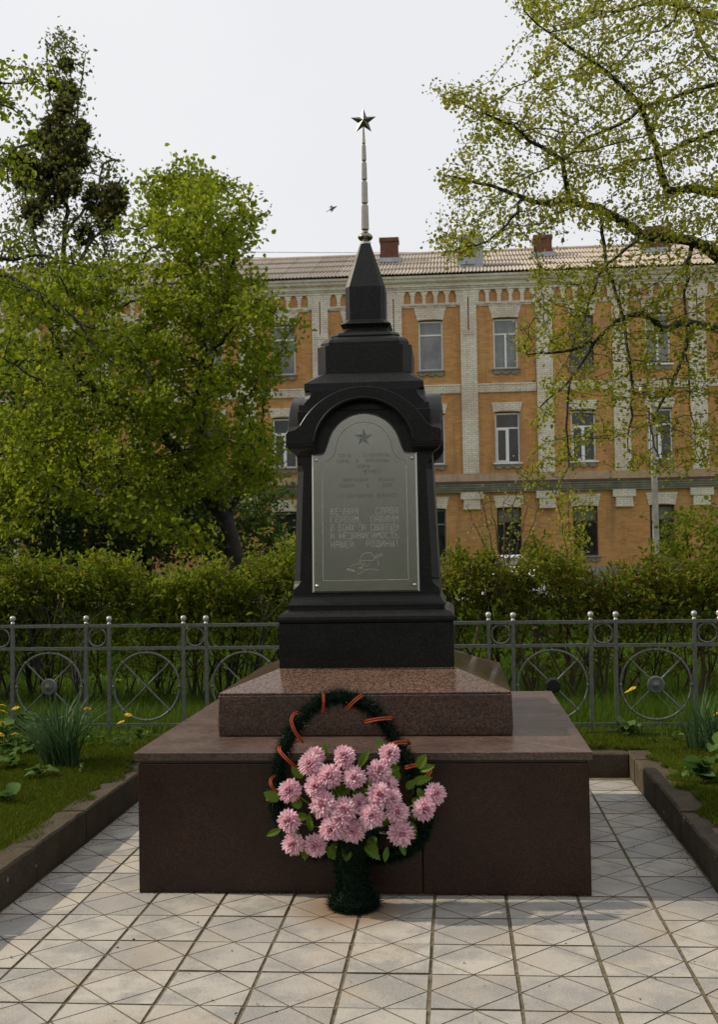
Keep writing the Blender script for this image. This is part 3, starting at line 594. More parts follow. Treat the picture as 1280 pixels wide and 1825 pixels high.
# linden on the right
b = np.array([4.0, 11.2, .1])
trk = [b, np.array([3.95, 11.2, 2.0]), np.array([3.9, 11.1, 3.4]), np.array([3.85, 11.0, 4.6]), np.array([3.8, 11., 6.0]), np.array([3.7, 11, 7.5])]
T = lambda z: np.array([3.9-.03*z+.1, 11.1, z])
limbs = [(-1, trk),
 (0, [T(3.6)]+PL([(1400, 500), (1290, 465), (1235, 430), (1145, 420), (1095, 385), (1070, 370), (1000, 357), (950, 360), (900, 340), (830, 320), (790, 312)], 11, 9.6)),
 (1, PL([(1022, 362), (1004, 285), (963, 260), (930, 236), (894, 215), (850, 199), (785, 171)], 10.1, 9.3)),
 (0, [T(4.3)]+PL([(1400, 400), (1280, 345), (1240, 337), (1190, 340), (1178, 305), (1170, 260), (1150, 207), (1125, 167), (1085, 130), (1045, 102), (1000, 73), (960, 45), (935, 20)], 11, 9.8)),
 (0, [T(4.7)]+PL([(1400, 200), (1280, 234), (1227, 252), (1187, 276), (1130, 285), (1080, 305)], 11, 10.4)),
 (0, [T(5.0)]+PL([(1400, 140), (1280, 150), (1220, 167), (1158, 187), (1125, 210), (1045, 245), (1012, 280)], 11, 10.8)),
 (0, [T(6.0)]+PL([(1400, 60), (1280, 28), (1247, 24), (1175, 0), (1125, 16), (1052, 22)], 11, 10.2)),
 (0, [T(5.6)]+PL([(1400, 160), (1264, 100), (1243, 53), (1220, 0), (1190, -80)], 11.2, 11.6)),
 (0, [T(3.0)]+PL([(1400, 620), (1280, 586), (1221, 575), (1180, 586), (1144, 559), (1099, 572), (1062, 608), (1017, 676), (963, 726)], 11, 9.8)),
 (8, PL([(1062, 608), (1000, 627), (940, 632)], 10.1, 9.7)), (8, PL([(1240, 580), (1200, 680), (1160, 760), (1180, 830)], 10.8, 10.6)),
 (1, PL([(950, 360), (905, 400), (870, 430), (790, 450)], 9.9, 9.5)), (1, PL([(1145, 420), (1075, 480), (1050, 540), (1030, 600)], 10.6, 10.2)), (1, PL([(1070, 370), (1080, 460), (1110, 560), (1130, 700), (1120, 800)], 10.3, 10.3)), (1, PL([(1235, 430), (1220, 520), (1225, 640), (1240, 800)], 10.8, 11)), (8, PL([(1017, 676), (1010, 760), (1015, 830), (990, 880)], 9.9, 9.9))]
up_ = [(905, 0), (930, 45), (945, 110), (925, 170), (860, 145), (790, 140), (762, 150), (790, 190), (850, 225), (800, 262), (768, 310), (780, 400), (756, 450), (800, 468), (900, 455), (1000, 420), (1330, 440), (1330, -30), (905, -30)]
mid_ = [(960, 455), (930, 480), (925, 560), (885, 590), (910, 650), (935, 640), (985, 640), (960, 720), (1060, 700), (1330, 720), (1330, 440)]
low_ = [(905, 690), (985, 650), (950, 740), (935, 800), (885, 815), (950, 880), (1060, 850), (1100, 760), (1120, 860), (1230, 860), (1330, 860), (1330, 690)]
att = np.concatenate([ATT(up_, 2000, 8.8, 11.6), ATT([(1000, -30), (1330, -30), (1330, 430), (1000, 400)], 500, 9, 12), ATT(mid_, 750, 9.3, 11.2), ATT(low_, 330, 9.5, 11), ATT([(1330, -200), (2000, -200), (2000, 600), (1330, 600)], 260, 9, 14)])
tree('linden_tree', 'large linden with long dark limbs and sparse young leaves reaching in from the right', 'tree', b, limbs, att, .095, 1.1, .155, .0024, 'linden', .034, 10, 2.4, .045, rmax=.17, droop=.06, ex=2.1, limbr={1: (.066, .006), 2: (.024, .004), 3: (.050, .005), 4: (.04, .005), 5: (.032, .005), 6: (.036, .006), 7: (.028, .006), 8: (.052, .006), 9: (.02, .005), 10: (.022, .005), 11: (.016, .004), 12: (.016, .004), 13: (.016, .004), 14: (.02, .004), 15: (.012, .004)})

# unseen leaf masses behind the viewer, added to darken front faces and plaque reflections
n = 26000; wc = np.stack([rng.uniform(-34, 34, 170), rng.uniform(-27, -16, 170), rng.uniform(1.0, 6.0, 170)], 1); ci = rng.integers(0, 170, n)
P = wc[ci]+rng.normal(0, 1, (n, 3))*np.array([[1.5, 1.3, 1.2]]); V, F = leaves(P, rng.normal(size=(n, 3)), rng.uniform(.5, 1.0, n), .7, .2)
tag(link('unseen_shade_foliage', np_mesh('unseen_shade_foliage', V, F, M['darkleaf'])), kind='stuff')
wc = np.stack([rng.uniform(-26, -15.5, 120), rng.uniform(13, 34, 120), rng.uniform(1.0, 9.5, 120)], 1); ci = rng.integers(0, 120, n)  # unseen leaf mass off the left edge, added to shade the lower left foliage
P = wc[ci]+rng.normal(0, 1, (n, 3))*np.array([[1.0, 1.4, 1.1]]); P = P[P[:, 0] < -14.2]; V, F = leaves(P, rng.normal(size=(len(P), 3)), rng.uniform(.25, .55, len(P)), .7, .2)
tag(link('unseen_shade_foliage', np_mesh('unseen_shade_foliage', V, F, M['darkleaf'])), kind='stuff')
# shrubs before the building
def shrub(name, label, poly, Y, n, leafm, leaf, per, tip, barkm='bark2', stems=5, base_v=1060):
    P = np.array(poly); u = P[:, 0].mean(); b = at(u, base_v, Y); b[2] = .08; limbs = [(-1, [b, b+np.array([0, 0, .3])])]
    for k in range(stems):
        uu = P[:, 0].min()+(P[:, 0].max()-P[:, 0].min())*(k+.5)/stems; q = at(uu, P[:, 1].min()+40*random.random()+20, Y+random.uniform(-.6, .6)); limbs.append((0, [b+np.array([0, 0, .3]), b*.45+q*.55+np.array([0, 0, .2]), q]))
    return tree(name, label, 'shrub', b, limbs, ATT(poly, n, Y-1, Y+1), .16, 1.2, .28, tip, leafm, leaf, per, 2.3, .10, barkm, rmax=.05)
shrub('leafy_shrub', 'rounded green shrub against the brick wall at the right edge', [(1170, 970), (1195, 925), (1230, 895), (1290, 900), (1340, 1000), (1310, 1060), (1170, 1060)], 22, 420, 'hedge_l', .09, 10, .006)
shrub('sapling', 'thin twiggy sapling in front of a dark ground-floor window right of the monument', [(820, 960), (850, 880), (900, 850), (960, 880), (975, 960), (900, 1050)], 25, 150, 'linden', .06, 2, .007, stems=7)
shrub('leafy_sapling', 'slim leafy sapling in front of the red framed ground-floor window', [(985, 900), (1010, 860), (1050, 870), (1060, 960), (1040, 1050), (990, 1050)], 24, 120, 'linden', .075, 6, .006, stems=4)

# ------------------------------------------------------------------ hedges behind the fence
def hedge(label, x0, x1, mat, dens, reds, low):
    t = thing('hedge', label, 'hedge', ((x0+x1)/2, 10.6, .1)); B = np.array(t.location)
    st = MB(); tops = []
    for x in np.arange(x0, x1, .17 if low else .14):
        y = 10.6+random.uniform(-.35, .35); bx = x+random.uniform(-.06, .06)
        for s in range(random.randint(2, 4)):
            h = random.uniform(.95, 1.45); p = [(bx, y, .08)]; dx, dy = random.gauss(0, .10), random.gauss(0, .10)
            for k in range(1, 5): p.append((bx+dx*k*.8+random.gauss(0, .02), y+dy*k*.8+random.gauss(0, .02), .08+h*k/4.3))
            r0 = random.choice((.008, .011, .02 if random.random() < .4 else .012)); st.tube(p, [r0, r0*.9, r0*.7, r0*.5, r0*.25], 4); tops += p[1:]
            for k in (1, 2, 3):
                for _ in range(2):
                    e = Vector(p[k])+Vector((random.gauss(0, .16), random.gauss(0, .12), random.uniform(.1, .35))); st.tube([p[k], (Vector(p[k])+e)/2+Vector((0, 0, .03)), e], [r0*.45, r0*.35, r0*.2], 3)
    o = st.build('woody_growth', M['bark2' if reds else 'bark'], t, tuple(B)); o['kind'] = 'stuff'
    n = int(dens*(x1-x0)); X = rng.uniform(x0, x1, n); topz = 1.29+.09*np.sin(X*3.1)+.09*np.sin(X*7.7+1)+.06*np.sin(X*17+2)+np.where(rng.uniform(size=n) < .12, rng.exponential(.09, n), 0)
    z = topz-np.abs(rng.normal(0, 1, n))*(.23 if not low else .25); z = np.where(rng.uniform(size=n) < .2, rng.uniform(.35, 1.2, n), z)+rng.normal(0, .03, n)
    P = np.stack([X, 10.6+rng.uniform(-.38, .38, n), z], 1)
    # leaf sprays: clusters of leaflets round a spray axis
    m = 7; ax = unit(rng.normal(0, 1, (n, 3))+np.array([[0, -.3, .5]])); Q = np.repeat(P, m, 0)+np.repeat(ax, m, 0)*np.tile(np.linspace(0, .13, m), n)[:, None]; D = np.repeat(ax, m, 0)*.5+rng.normal(0, .7, (n*m, 3)); D[:, 2] -= .15
    V, F = leaves(Q-B, D, rng.uniform(.03, .075, n*m), .42, .3, .2); c = link('foliage', np_mesh('foliage', V, F, M[mat]), t); c['kind'] = 'stuff'
hedge('dense bright green hedge behind the fence left of the monument', -6.2, -.75, 'hedge_l', 1050, False, False)
hedge('thinner reddish-twigged hedge behind the fence right of the monument', -.75, 4.4, 'hedge_r', 800, True, True)

# grass and moss
def scatter(name, x0, x1, y0, y1, n, h0, h1, w, lean, mat, z=.17, mask=None, bed=True, tri=True, label=None):
    X = rng.uniform(x0, x1, n); Y = rng.uniform(y0, y1, n)
    if mask is not None: k = mask(X, Y); X, Y = X[k], Y[k]
    n = len(X); Z = (z+hgt(X, Y)-.004) if bed else np.full(n, z)
    V, F = (tri_blades if tri else blades)(np.stack([X, Y, Z], 1), rng.uniform(h0, h1, n), np.abs(rng.normal(0, lean, n)), w*rng.uniform(.6, 1.3, n))
    o = link(name, np_mesh(name, V, F if tri else F, mat)); tag(o, label, kind='stuff'); return o
def clump(X, Y): return (np.sin(X*3.3+1.2)*np.cos(Y*2.9)+.5*np.sin(X*9.1+Y*6.3)) > rng.uniform(-1.5, .9, len(X))
edgeL = lambda X, Y: X < -2.03-.035*np.sin(Y*9)-.03*np.sin(Y*23+1)
edgeR = lambda X, Y: X > 1.22+.04*np.sin(Y*8+2)+.03*np.sin(Y*21)
scatter('moss', -4.0, -1.98, 4.2, 8.1, 170000, .010, .032, .0034, .7, M['moss'], .165, lambda X, Y: edgeL(X, Y))
scatter('moss', 1.18, 2.9, 4.6, 8.1, 120000, .010, .032, .0034, .7, M['moss'], .165, lambda X, Y: edgeR(X, Y))
scatter('moss', -2.1, 1.3, 7.70, 8.2, 40000, .010, .032, .0034, .7, M['moss'], .172)
scatter('grass', -4.6, -1.3, 7.7, 9.4, 9000, .05, .17, .0035, .45, M['grassb'], .16, clump)
scatter('grass', .3, 3.4, 8.15, 9.6, 13000, .06, .24, .0035, .40, M['grassb'], .14, clump)
scatter('grass', -6.5, 5, 8.5, 12, 60000, .05, .15, .004, .5, M['grassb'], .10, None, False)
scatter('grass', -12, 9, 12, 20, 90000, .06, .16, .007, .5, M['grassb'], .10, None, False)
scatter('grass', -14, 10, 20, 29, 60000, .06, .16, .012, .5, M['grassb'], .10, None, False)

n = 170; X = rng.uniform(-1.9, 1.05, n); Y = rng.uniform(3.3, 7.5, n); P = np.stack([X, Y, np.full(n, .004)], 1); D = rng.normal(size=(n, 3)); D[:, 2] *= .15
V, F = leaves(P, D, rng.uniform(.004, .016, n), .5, .3); tag(link('debris', np_mesh('debris', V, F, M['bark2'])), kind='stuff')
n = 420; X = rng.uniform(-1.44, .58, n); Y = 5.036-np.abs(rng.normal(0, .012, n)); P = np.stack([X, Y, np.full(n, .003)], 1); D = rng.normal(size=(n, 3)); D[:, 2] = np.abs(D[:, 2])*.3
V, F = leaves(P, D, rng.uniform(.003, .010, n), .6, .3); tag(link('debris', np_mesh('debris', V, F, M['joint'])), kind='stuff')
m_ = lambda X, Y: rng.uniform(size=len(X)) < np.exp(-np.minimum(np.abs(X+1.945), np.abs(X-1.103))/.02)
scatter('moss', -1.945, 1.10, 3.4, 7.6, 60000, .004, .014, .002, .6, M['moss'], .0, m_, False)

# ------------------------------------------------------------------ iron fence
FY = 8.35
pairs = [-4.87, -4.13, -3.39, -2.654, -1.918, -1.173, -.429, .316, 1.04, 1.768, 2.5, 3.235]
fx0, fx1 = pairs[0]-.3, pairs[-1]+.3
fence = thing('iron_fence', 'low silver-painted iron fence with ball-topped posts and wheel panels behind the monument', 'fence', (-.8, FY, .17)); FO = (-.8, FY, .17)
dz = lambda x: -.0035*(x+2.65)
tilt = lambda x: .0-.003*(x+2.65)
def rail(z, h, d): fence_part(MB().box(fx0, fx1, FY-d, FY+d, z-h, z+h), 'rail')
def fence_part(m, name, par=fence, mat='iron', smooth=False, bevel=0.): return m.build(name, M[mat], par, FO, smooth, bevel)
rail(.960, .011, .012); rail(.793, .011, .012); rail(.232, .010, .012)
pmsh = MB().box(-.0125, .0125, -.0125, .0125, -.12, .795).mesh('post', M['iron'])
cap_ = MB(); cap_.lathe([(.004, .797), (.013, .799), (.0165, .806), (.013, .815), (.008, .818), (.012, .823), (.0195, .834), (.0215, .845), (.0175, .857), (.008, .863), (.001, .864)], n=12); capme = cap_.mesh('ball_finial', M['iron_ball'], True)
ringm = MB().tube([(.068*math.cos(a), 0, .068*math.sin(a)) for a in np.linspace(0, 2*math.pi, 28, endpoint=False)], .0068, 6, True).mesh('small_ring', M['iron'], True)
RW = .248
whm = MB().tube([(RW*math.cos(a), 0, RW*math.sin(a)) for a in np.linspace(0, 2*math.pi, 48, endpoint=False)], .0085, 6, True)
for a in range(8): whm.sphere((RW*math.cos(a*math.pi/4), -.004, RW*math.sin(a*math.pi/4)), .013, 8, 5)
wheelme = whm.mesh('wheel_ring', M['iron'], True)
spm = {}
for k, a in enumerate((45, 135, 225, 315)):
    c, s = math.cos(R(a)), math.sin(R(a)); spm[k] = MB().tube([(.0*c, 0, .0*s), (RW*c, 0, RW*s)], .0065, 6).mesh('spoke', M['iron'])
hubm = MB(); hubm.loft([[(r*math.cos(t), y, r*math.sin(t)) for t in np.linspace(0, 2*math.pi, 24, endpoint=False)] for r, y in ((.060, .012), (.060, -.012), (.054, -.018), (.034, -.018), (.031, -.026), (.020, -.028), (.017, -.036), (.009, -.043), (.001, -.044))]); hubme = hubm.mesh('hub', M['iron'])
dhm = MB(); dhm.loft([[(r*math.cos(t), y, .9*r*math.sin(t)) for t in np.linspace(0, 2*math.pi, 8, endpoint=False)+.39] for r, y in ((.050, .02), (.060, .012), (.060, -.05), (.048, -.056))]); dhub = dhm.mesh('hub', M['iron_dark'])
for i, p in enumerate(pairs):
    for s in (-.087, .087):
        o = link('post', pmsh, fence); o.location = (p+s+.8, 0, random.gauss(0, .003)); o.rotation_euler = (0, random.gauss(0, .004), 0); f = link('ball_finial', capme, o)
    o = link('small_ring', ringm, fence); o.location = (p+.8, 0, .706)
    if i < len(pairs)-1:
        q = (p+pairs[i+1])/2; w = link('wheel_ring', wheelme, fence); w.location = (q+.8, 0, .343)
        for k in range(4): link('spoke', spm[k], w)
        if i in (2, 8, 10, 0): link('hub', hubme, w)
        elif i == 7: h = link('hub', dhub, w); h['label'] = 'dark unpainted boxy hub'
fence.rotation_euler = (0, R(.18), 0)

# ------------------------------------------------------------------ the monument
CX, CY = -.449, 6.145
mon = thing('war_memorial', 'black granite obelisk with star-topped spire and steel plaque on stepped pink granite plinth', 'monument', (CX, CY, 0)); MO = (CX, CY, 0)
def mp(m, name, mat, par=mon, **k): return m.build(name, mat if not isinstance(mat, str) else M[mat], par, MO, **k)
PXa, PXb, PYa, PYb = -1.425, .560, 5.040, 7.120
mp(MB().box(PXa+.03, PXb-.03, PYa+.03, PYb-.03, -.05, .57), 'plinth_core', 'mortar')
jx = -.165
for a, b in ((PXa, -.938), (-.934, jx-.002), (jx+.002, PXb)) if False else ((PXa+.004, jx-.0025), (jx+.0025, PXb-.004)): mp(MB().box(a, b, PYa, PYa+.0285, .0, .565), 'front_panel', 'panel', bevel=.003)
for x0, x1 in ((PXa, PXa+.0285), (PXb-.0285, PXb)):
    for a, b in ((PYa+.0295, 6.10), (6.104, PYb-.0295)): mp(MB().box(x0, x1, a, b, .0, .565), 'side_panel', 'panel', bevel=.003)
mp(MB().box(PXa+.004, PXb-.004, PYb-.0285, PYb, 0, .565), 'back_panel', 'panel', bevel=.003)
# cap slabs, mitred at the corners
ov = .012; ax, bx, ay, by = PXa-ov, PXb+ov, PYa-ov, PYb+ov; wd = .46
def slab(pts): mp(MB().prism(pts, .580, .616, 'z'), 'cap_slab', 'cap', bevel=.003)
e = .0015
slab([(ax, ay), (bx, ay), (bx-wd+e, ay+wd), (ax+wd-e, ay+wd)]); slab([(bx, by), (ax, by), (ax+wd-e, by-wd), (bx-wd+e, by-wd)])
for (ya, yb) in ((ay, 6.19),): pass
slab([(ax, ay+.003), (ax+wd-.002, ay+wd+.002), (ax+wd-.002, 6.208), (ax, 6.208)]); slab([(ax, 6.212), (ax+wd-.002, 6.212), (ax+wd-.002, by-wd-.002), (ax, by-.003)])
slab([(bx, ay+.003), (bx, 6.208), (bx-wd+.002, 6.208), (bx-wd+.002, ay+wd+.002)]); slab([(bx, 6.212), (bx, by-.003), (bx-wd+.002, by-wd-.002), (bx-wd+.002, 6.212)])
mp(MB().box(PXa+.012, PXb-.012, PYa+.012, PYb-.012, .567, .5785), 'cap_joint', 'mortar')
# stepped block: rough sides, polished sloping top
sx0, sx1, sy0, sy1 = -1.143, .253, 5.458, 6.832
def rect(x0, x1, y0, y1, z): return [(x0, y0, z), (x1, y0, z), (x1, y1, z), (x0, y1, z)]
mp(MB().loft([rect(sx0, sx1, sy0, sy1, .617), rect(sx0-.004, sx1+.004, sy0-.004, sy1+.004, .66), rect(sx0, sx1, sy0, sy1, .812)]), 'step_block', 'pink_rough', bevel=.006)
h0 = .437
mp(MB().loft([rect(sx0+.002, sx1-.002, sy0+.002, sy1-.002, .8125), rect(sx0+.002, sx1-.002, sy0+.002, sy1-.002, .822), rect(CX-h0, CX+h0, CY-h0, CY+h0, .9125)]), 'sloped_top', 'pink', bevel=.003)
def ring8(hw, c, z):
    c = max(c, .0005); return [(CX+x, CY+y, z) for x, y in ((-hw+c, -hw), (hw-c, -hw), (hw, -hw+c), (hw, hw-c), (hw-c, hw), (-hw+c, hw), (-hw, hw-c), (-hw, -hw+c))]
def L8(levels): return MB().loft([ring8(h, c, z) for z, h, c in levels])
mp(L8([(.913, .435, .003), (.918, .4355, 0), (1.132, .4355, 0)]), 'pedestal', 'black', bevel=.004)
mp(L8([(1.133, .430, 0), (1.140, .4365, 0), (1.152, .441, 0), (1.166, .4395, 0), (1.180, .430, 0), (1.192, .413, 0), (1.197, .398, 0), (1.199, .392, 0), (1.218, .391, 0), (1.219, .398, 0), (1.226, .397, 0), (1.235, .387, 0), (1.248, .378, 0), (1.262, .3725, 0), (1.275, .371, 0)]), 'base_moulding', 'black')
face = lambda z: .3705-(z-1.275)*.040
sh_lv = [(1.276, face(1.276), 0), (1.300, face(1.3), 0.), (1.304, face(1.304), .006), (1.316, face(1.316), .020), (1.330, face(1.33), .032), (1.346, face(1.346), .038), (1.352, face(1.352), .030), (1.354, face(1.354), .034), (1.90, face(1.90), .034), (1.93, face(1.93), .026), (1.95, face(1.95), .008), (1.956, face(1.956), 0), (2.24, face(2.24), 0)]
mp(L8(sh_lv), 'shaft', 'black')
# corner corbels under the hoods
for qx in (-1, 1):
    for qy in (-1, 1):
        rr = []
        for z, o in ((1.975, .346), (1.984, .349), (1.993, .358), (2.002, .371), (2.012, .381), (2.022, .385), (2.024, .392), (2.034, .392)):
            pts = [(o, o), (.246, o), (.246, .325), (.325, .325), (.325, .246), (o, .246)]; pts = [(CX+qx*x, CY+qy*y, z) for x, y in pts]; rr.append(pts if qx*qy > 0 else pts[::-1])
        mp(MB().loft(rr), 'corbel', 'black')
def hood_profile(hw, z0):
    p = [(hw, z0), (hw, 2.06), (hw, 2.098), (.372, 2.102), (.350, 2.108), (.332, 2.122)]; Rr = .366; cz = 2.320-Rr
    a0 = math.atan2(2.132-cz, .324)
    p += [(Rr*math.cos(a), cz+Rr*math.sin(a)) for a in np.linspace(a0, math.pi/2, 15)]
    q = [(-x, z) for x, z in p[::-1][1:]]; inn = []
    ri, ci = .246, 2.010
    th0 = math.asin((z0-ci)/ri)
    inn = [(ri*math.cos(a), ci+ri*math.sin(a)) for a in np.linspace(math.pi-th0, th0, 29)]
    return p+q, inn
def hood(hw, z0, along, d0, d1):
    """arched hood on one face: the band between the outer outline and the inner arch"""
    outer, inner = hood_profile(hw, z0)
    def res(pl, k):
        P = np.array(pl); d = np.r_[0, np.cumsum(np.linalg.norm(np.diff(P, axis=0), axis=1))]; t = np.linspace(0, d[-1], k); return np.stack([np.interp(t, d, P[:, i]) for i in (0, 1)], 1)
    k = 61; Oa = res(outer, k)[::-1]; Ia = res(inner, k); Oa[0] = outer[-1]; Oa[-1] = outer[0]
    f = (lambda p, s: (CX+p[0], CY+s, p[1])) if along == 'y' else (lambda p, s: (CX+s, CY+p[0], p[1]))
    V = []; F = []
    for s_ in (d0, d1): V += [f(p, s_) for p in Oa]+[f(p, s_) for p in Ia]
    for i in range(k-1): F += [(i, i+1, k+i+1, k+i), (2*k+i, 3*k+i, 3*k+i+1, 2*k+i+1), (i, 2*k+i, 2*k+i+1, i+1), (k+i, k+i+1, 3*k+i+1, 3*k+i)]
    F += [(0, k, 3*k, 2*k), (k-1, 3*k-1, 4*k-1, 2*k-1)]
    me_ = MB().add(V, F); return me_
for al, hw_, z_ in (('y', .393, 2.034), ('x', .3915, 2.0355)):
    for s_ in (-1, 1):
        o = mp(hood(hw_, z_, al, s_*.255, s_*hw_), 'arched_hood', 'black', bevel=.0025, seg=1)
        bm__ = bmesh.new(); bm__.from_mesh(o.data); bmesh.ops.recalc_face_normals(bm__, faces=bm__.faces); bm__.to_mesh(o.data); bm__.free()
for al in ('y', 'x'):
    for s in (-1, 1):
        m = MB(); rr = []
        for r0, dd in ((.228, .372), (.246, .372), (.246, .3925), (.262, .3985), (.262, .380), (.228, .350)):
            pass
        pts = [(.254*math.cos(a), 2.010+.254*math.sin(a)) for a in np.linspace(0.10, math.pi-.10, 40)]
        f = (lambda p, q: (CX+p[0], CY+q, p[1])) if al == 'y' else (lambda p, q: (CX+q, CY+p[0], p[1]))
        mp(m.tube([f(p, s*.392) for p in pts], .0065, 6), 'arch_bead', 'black', smooth=True)
mp(L8([(2.06, .335, 0), (2.205, .338, 0), (2.232, .309, 0), (2.238, .309, 0)]), 'shoulder_block', 'black')
mp(L8([(2.238, .307, 0), (2.252, .307, 0), (2.262, .307, .010), (2.276, .307, .026), (2.292, .307, .034), (2.310, .307, .036), (2.314, .307, .028), (2.322, .3065, .0), (2.353, .305, 0), (2.411, .247, .047)]), 'upper_block', 'black')
mp(L8([(2.4112, .246, .046), (2.556, .246, .046)]), 'octagonal_block', 'black', bevel=.002)
mp(L8([(2.556, .226, .046), (2.560, .230, .046), (2.575, .230, .046), (2.590, .222, .044), (2.602, .208, .042), (2.607, .195, .04), (2.609, .179, .04), (2.620, .181, .04), (2.634, .172, .04), (2.638, .158, .036), (2.645, .140, .032), (2.654, .126, .028), (2.667, .116, .025), (2.672, .118, .025), (2.690, .134, .03), (2.694, .132, .03), (2.710, .113, .026), (2.716, .108, .024)]), 'neck_moulding', 'black')
mp(L8([(2.716, .1055, .024), (2.892, .1065, .024), (2.990, .076, .018), (3.141, .028, .007)]), 'obelisk_cap', 'black', bevel=.0015)
ZC = lambda prof, n=20: MB().lathe(prof, (CX, CY, 0), n)
mp(ZC([(.026, 3.1415), (.029, 3.142), (.029, 3.153), (.024, 3.154)]), 'collar', 'collar', smooth=False)
mp(ZC([(.018, 3.154), (.020, 3.160), (.034, 3.168), (.0405, 3.178), (.0405, 3.184), (.034, 3.194), (.022, 3.203), (.015, 3.207), (.016, 3.214), (.014, 3.2155)]), 'ball_knop', 'bronze', smooth=True)
zs = [3.216, 3.36, 3.489, 3.593, 3.689]; rs = [.0205, .0172, .0150, .0128, .0103, .0082]
for i in range(4):
    a, b_ = zs[i], zs[i+1]; r0, r1 = rs[i], rs[i+1]*1.06; mp(ZC([(r0*.72, a+.0005), (r0*.8, a+.006), (r0, a+.008), (r1, b_-.007), (r1*.75, b_-.005), (r1*.72, b_)], 12), 'spire_segment', 'bronze', smooth=False)
mp(ZC([(.007, 3.690), (.0092, 3.694), (.0035, 3.785)], 12), 'spire_tip', 'bronze')
m = MB(); zc = 3.815; Ro, Ri = .0735, .0295
vv = []
for i in range(10):
    a = math.pi/2+i*math.pi/5; r_0 = Ro if i % 2 == 0 else Ri; vv.append((CX+r_0*math.cos(a), CY, zc+r_0*math.sin(a)))
vv += [(CX, CY-.024, zc), (CX, CY+.024, zc)]
m.add(vv, [(i, (i+1) % 10, 10) for i in range(10)]+[((i+1) % 10, i, 11) for i in range(10)]); mp(m, 'star', 'starm')
# plaque
def fpt(x, z, d): return (CX+x, CY-(face(z)+d), z)
def plaque_outline(e):
    hw0, hw1 = .2695-e, .2665-e; zb_, zs_ = 1.284+e, 1.985-e; rt = .192-e; cz = 2.000; L_ = []
    L_ += [(hw0, zb_), (hw1, zs_)]
    xf = .222-e*.3
    L_ += [(xf, zs_), (xf-.012, zs_+.004), (xf-.020, zs_+.013), (xf-.024-e*.2, zs_+.026)]
    a0 = math.atan2(.045, rt)
    L_ += [(rt*math.cos(a), cz+.0+rt*math.sin(a)) for a in np.linspace(a0, math.pi/2, 14)]
    return L_+[(-x, z) for x, z in L_[::-1] if abs(x) > 1e-6]
o0, o1 = plaque_outline(0), plaque_outline(.0085); m = MB(); n = len(o0)
m.add([fpt(x, z, -.006) for x, z in o0]+[fpt(x, z, .008) for x, z in o0]+[fpt(x, z, .015) for x, z in o1], [(i, (i+1) % n, (i+1) % n+n, i+n)[::-1] for i in range(n)]+[(i+n, (i+1) % n+n, (i+1) % n+2*n, i+2*n)[::-1] for i in range(n)]+[tuple(range(2*n, 3*n))[::-1]])
plq = mp(m, 'plaque', 'steel')
for x, z in ((-.243, 1.955), (.243, 1.955), (-.245, 1.318), (.245, 1.318)):
    q = MB(); c = fpt(x, z, .015); q.loft([[(c[0]+r*math.cos(t), c[1]-y, c[2]+r*math.sin(t)) for t in np.linspace(0, 2*math.pi, 14, endpoint=False)] for r, y in ((.0095, -.001), (.0095, .003), (.0065, .007), (.001, .0085))]); mp(q, 'screw', 'screw', plq, smooth=True)
def strokes(m, segs, w, d=.0155):
    for pl in segs:
        for (x0, z0), (x1, z1) in zip(pl[:-1], pl[1:]):
            dx, dz_ = x1-x0, z1-z0; l = math.hypot(dx, dz_) or 1; nx, nz_ = -dz_/l*w/2, dx/l*w/2; ex, ez = dx/l*w/2, dz_/l*w/2
            m.add([fpt(x0-ex-nx, z0-ez-nz_, d), fpt(x1+ex-nx, z1+ez-nz_, d), fpt(x1+ex+nx, z1+ez+nz_, d), fpt(x0-ex+nx, z0-ez+nz_, d)], [(0, 1, 2, 3)])
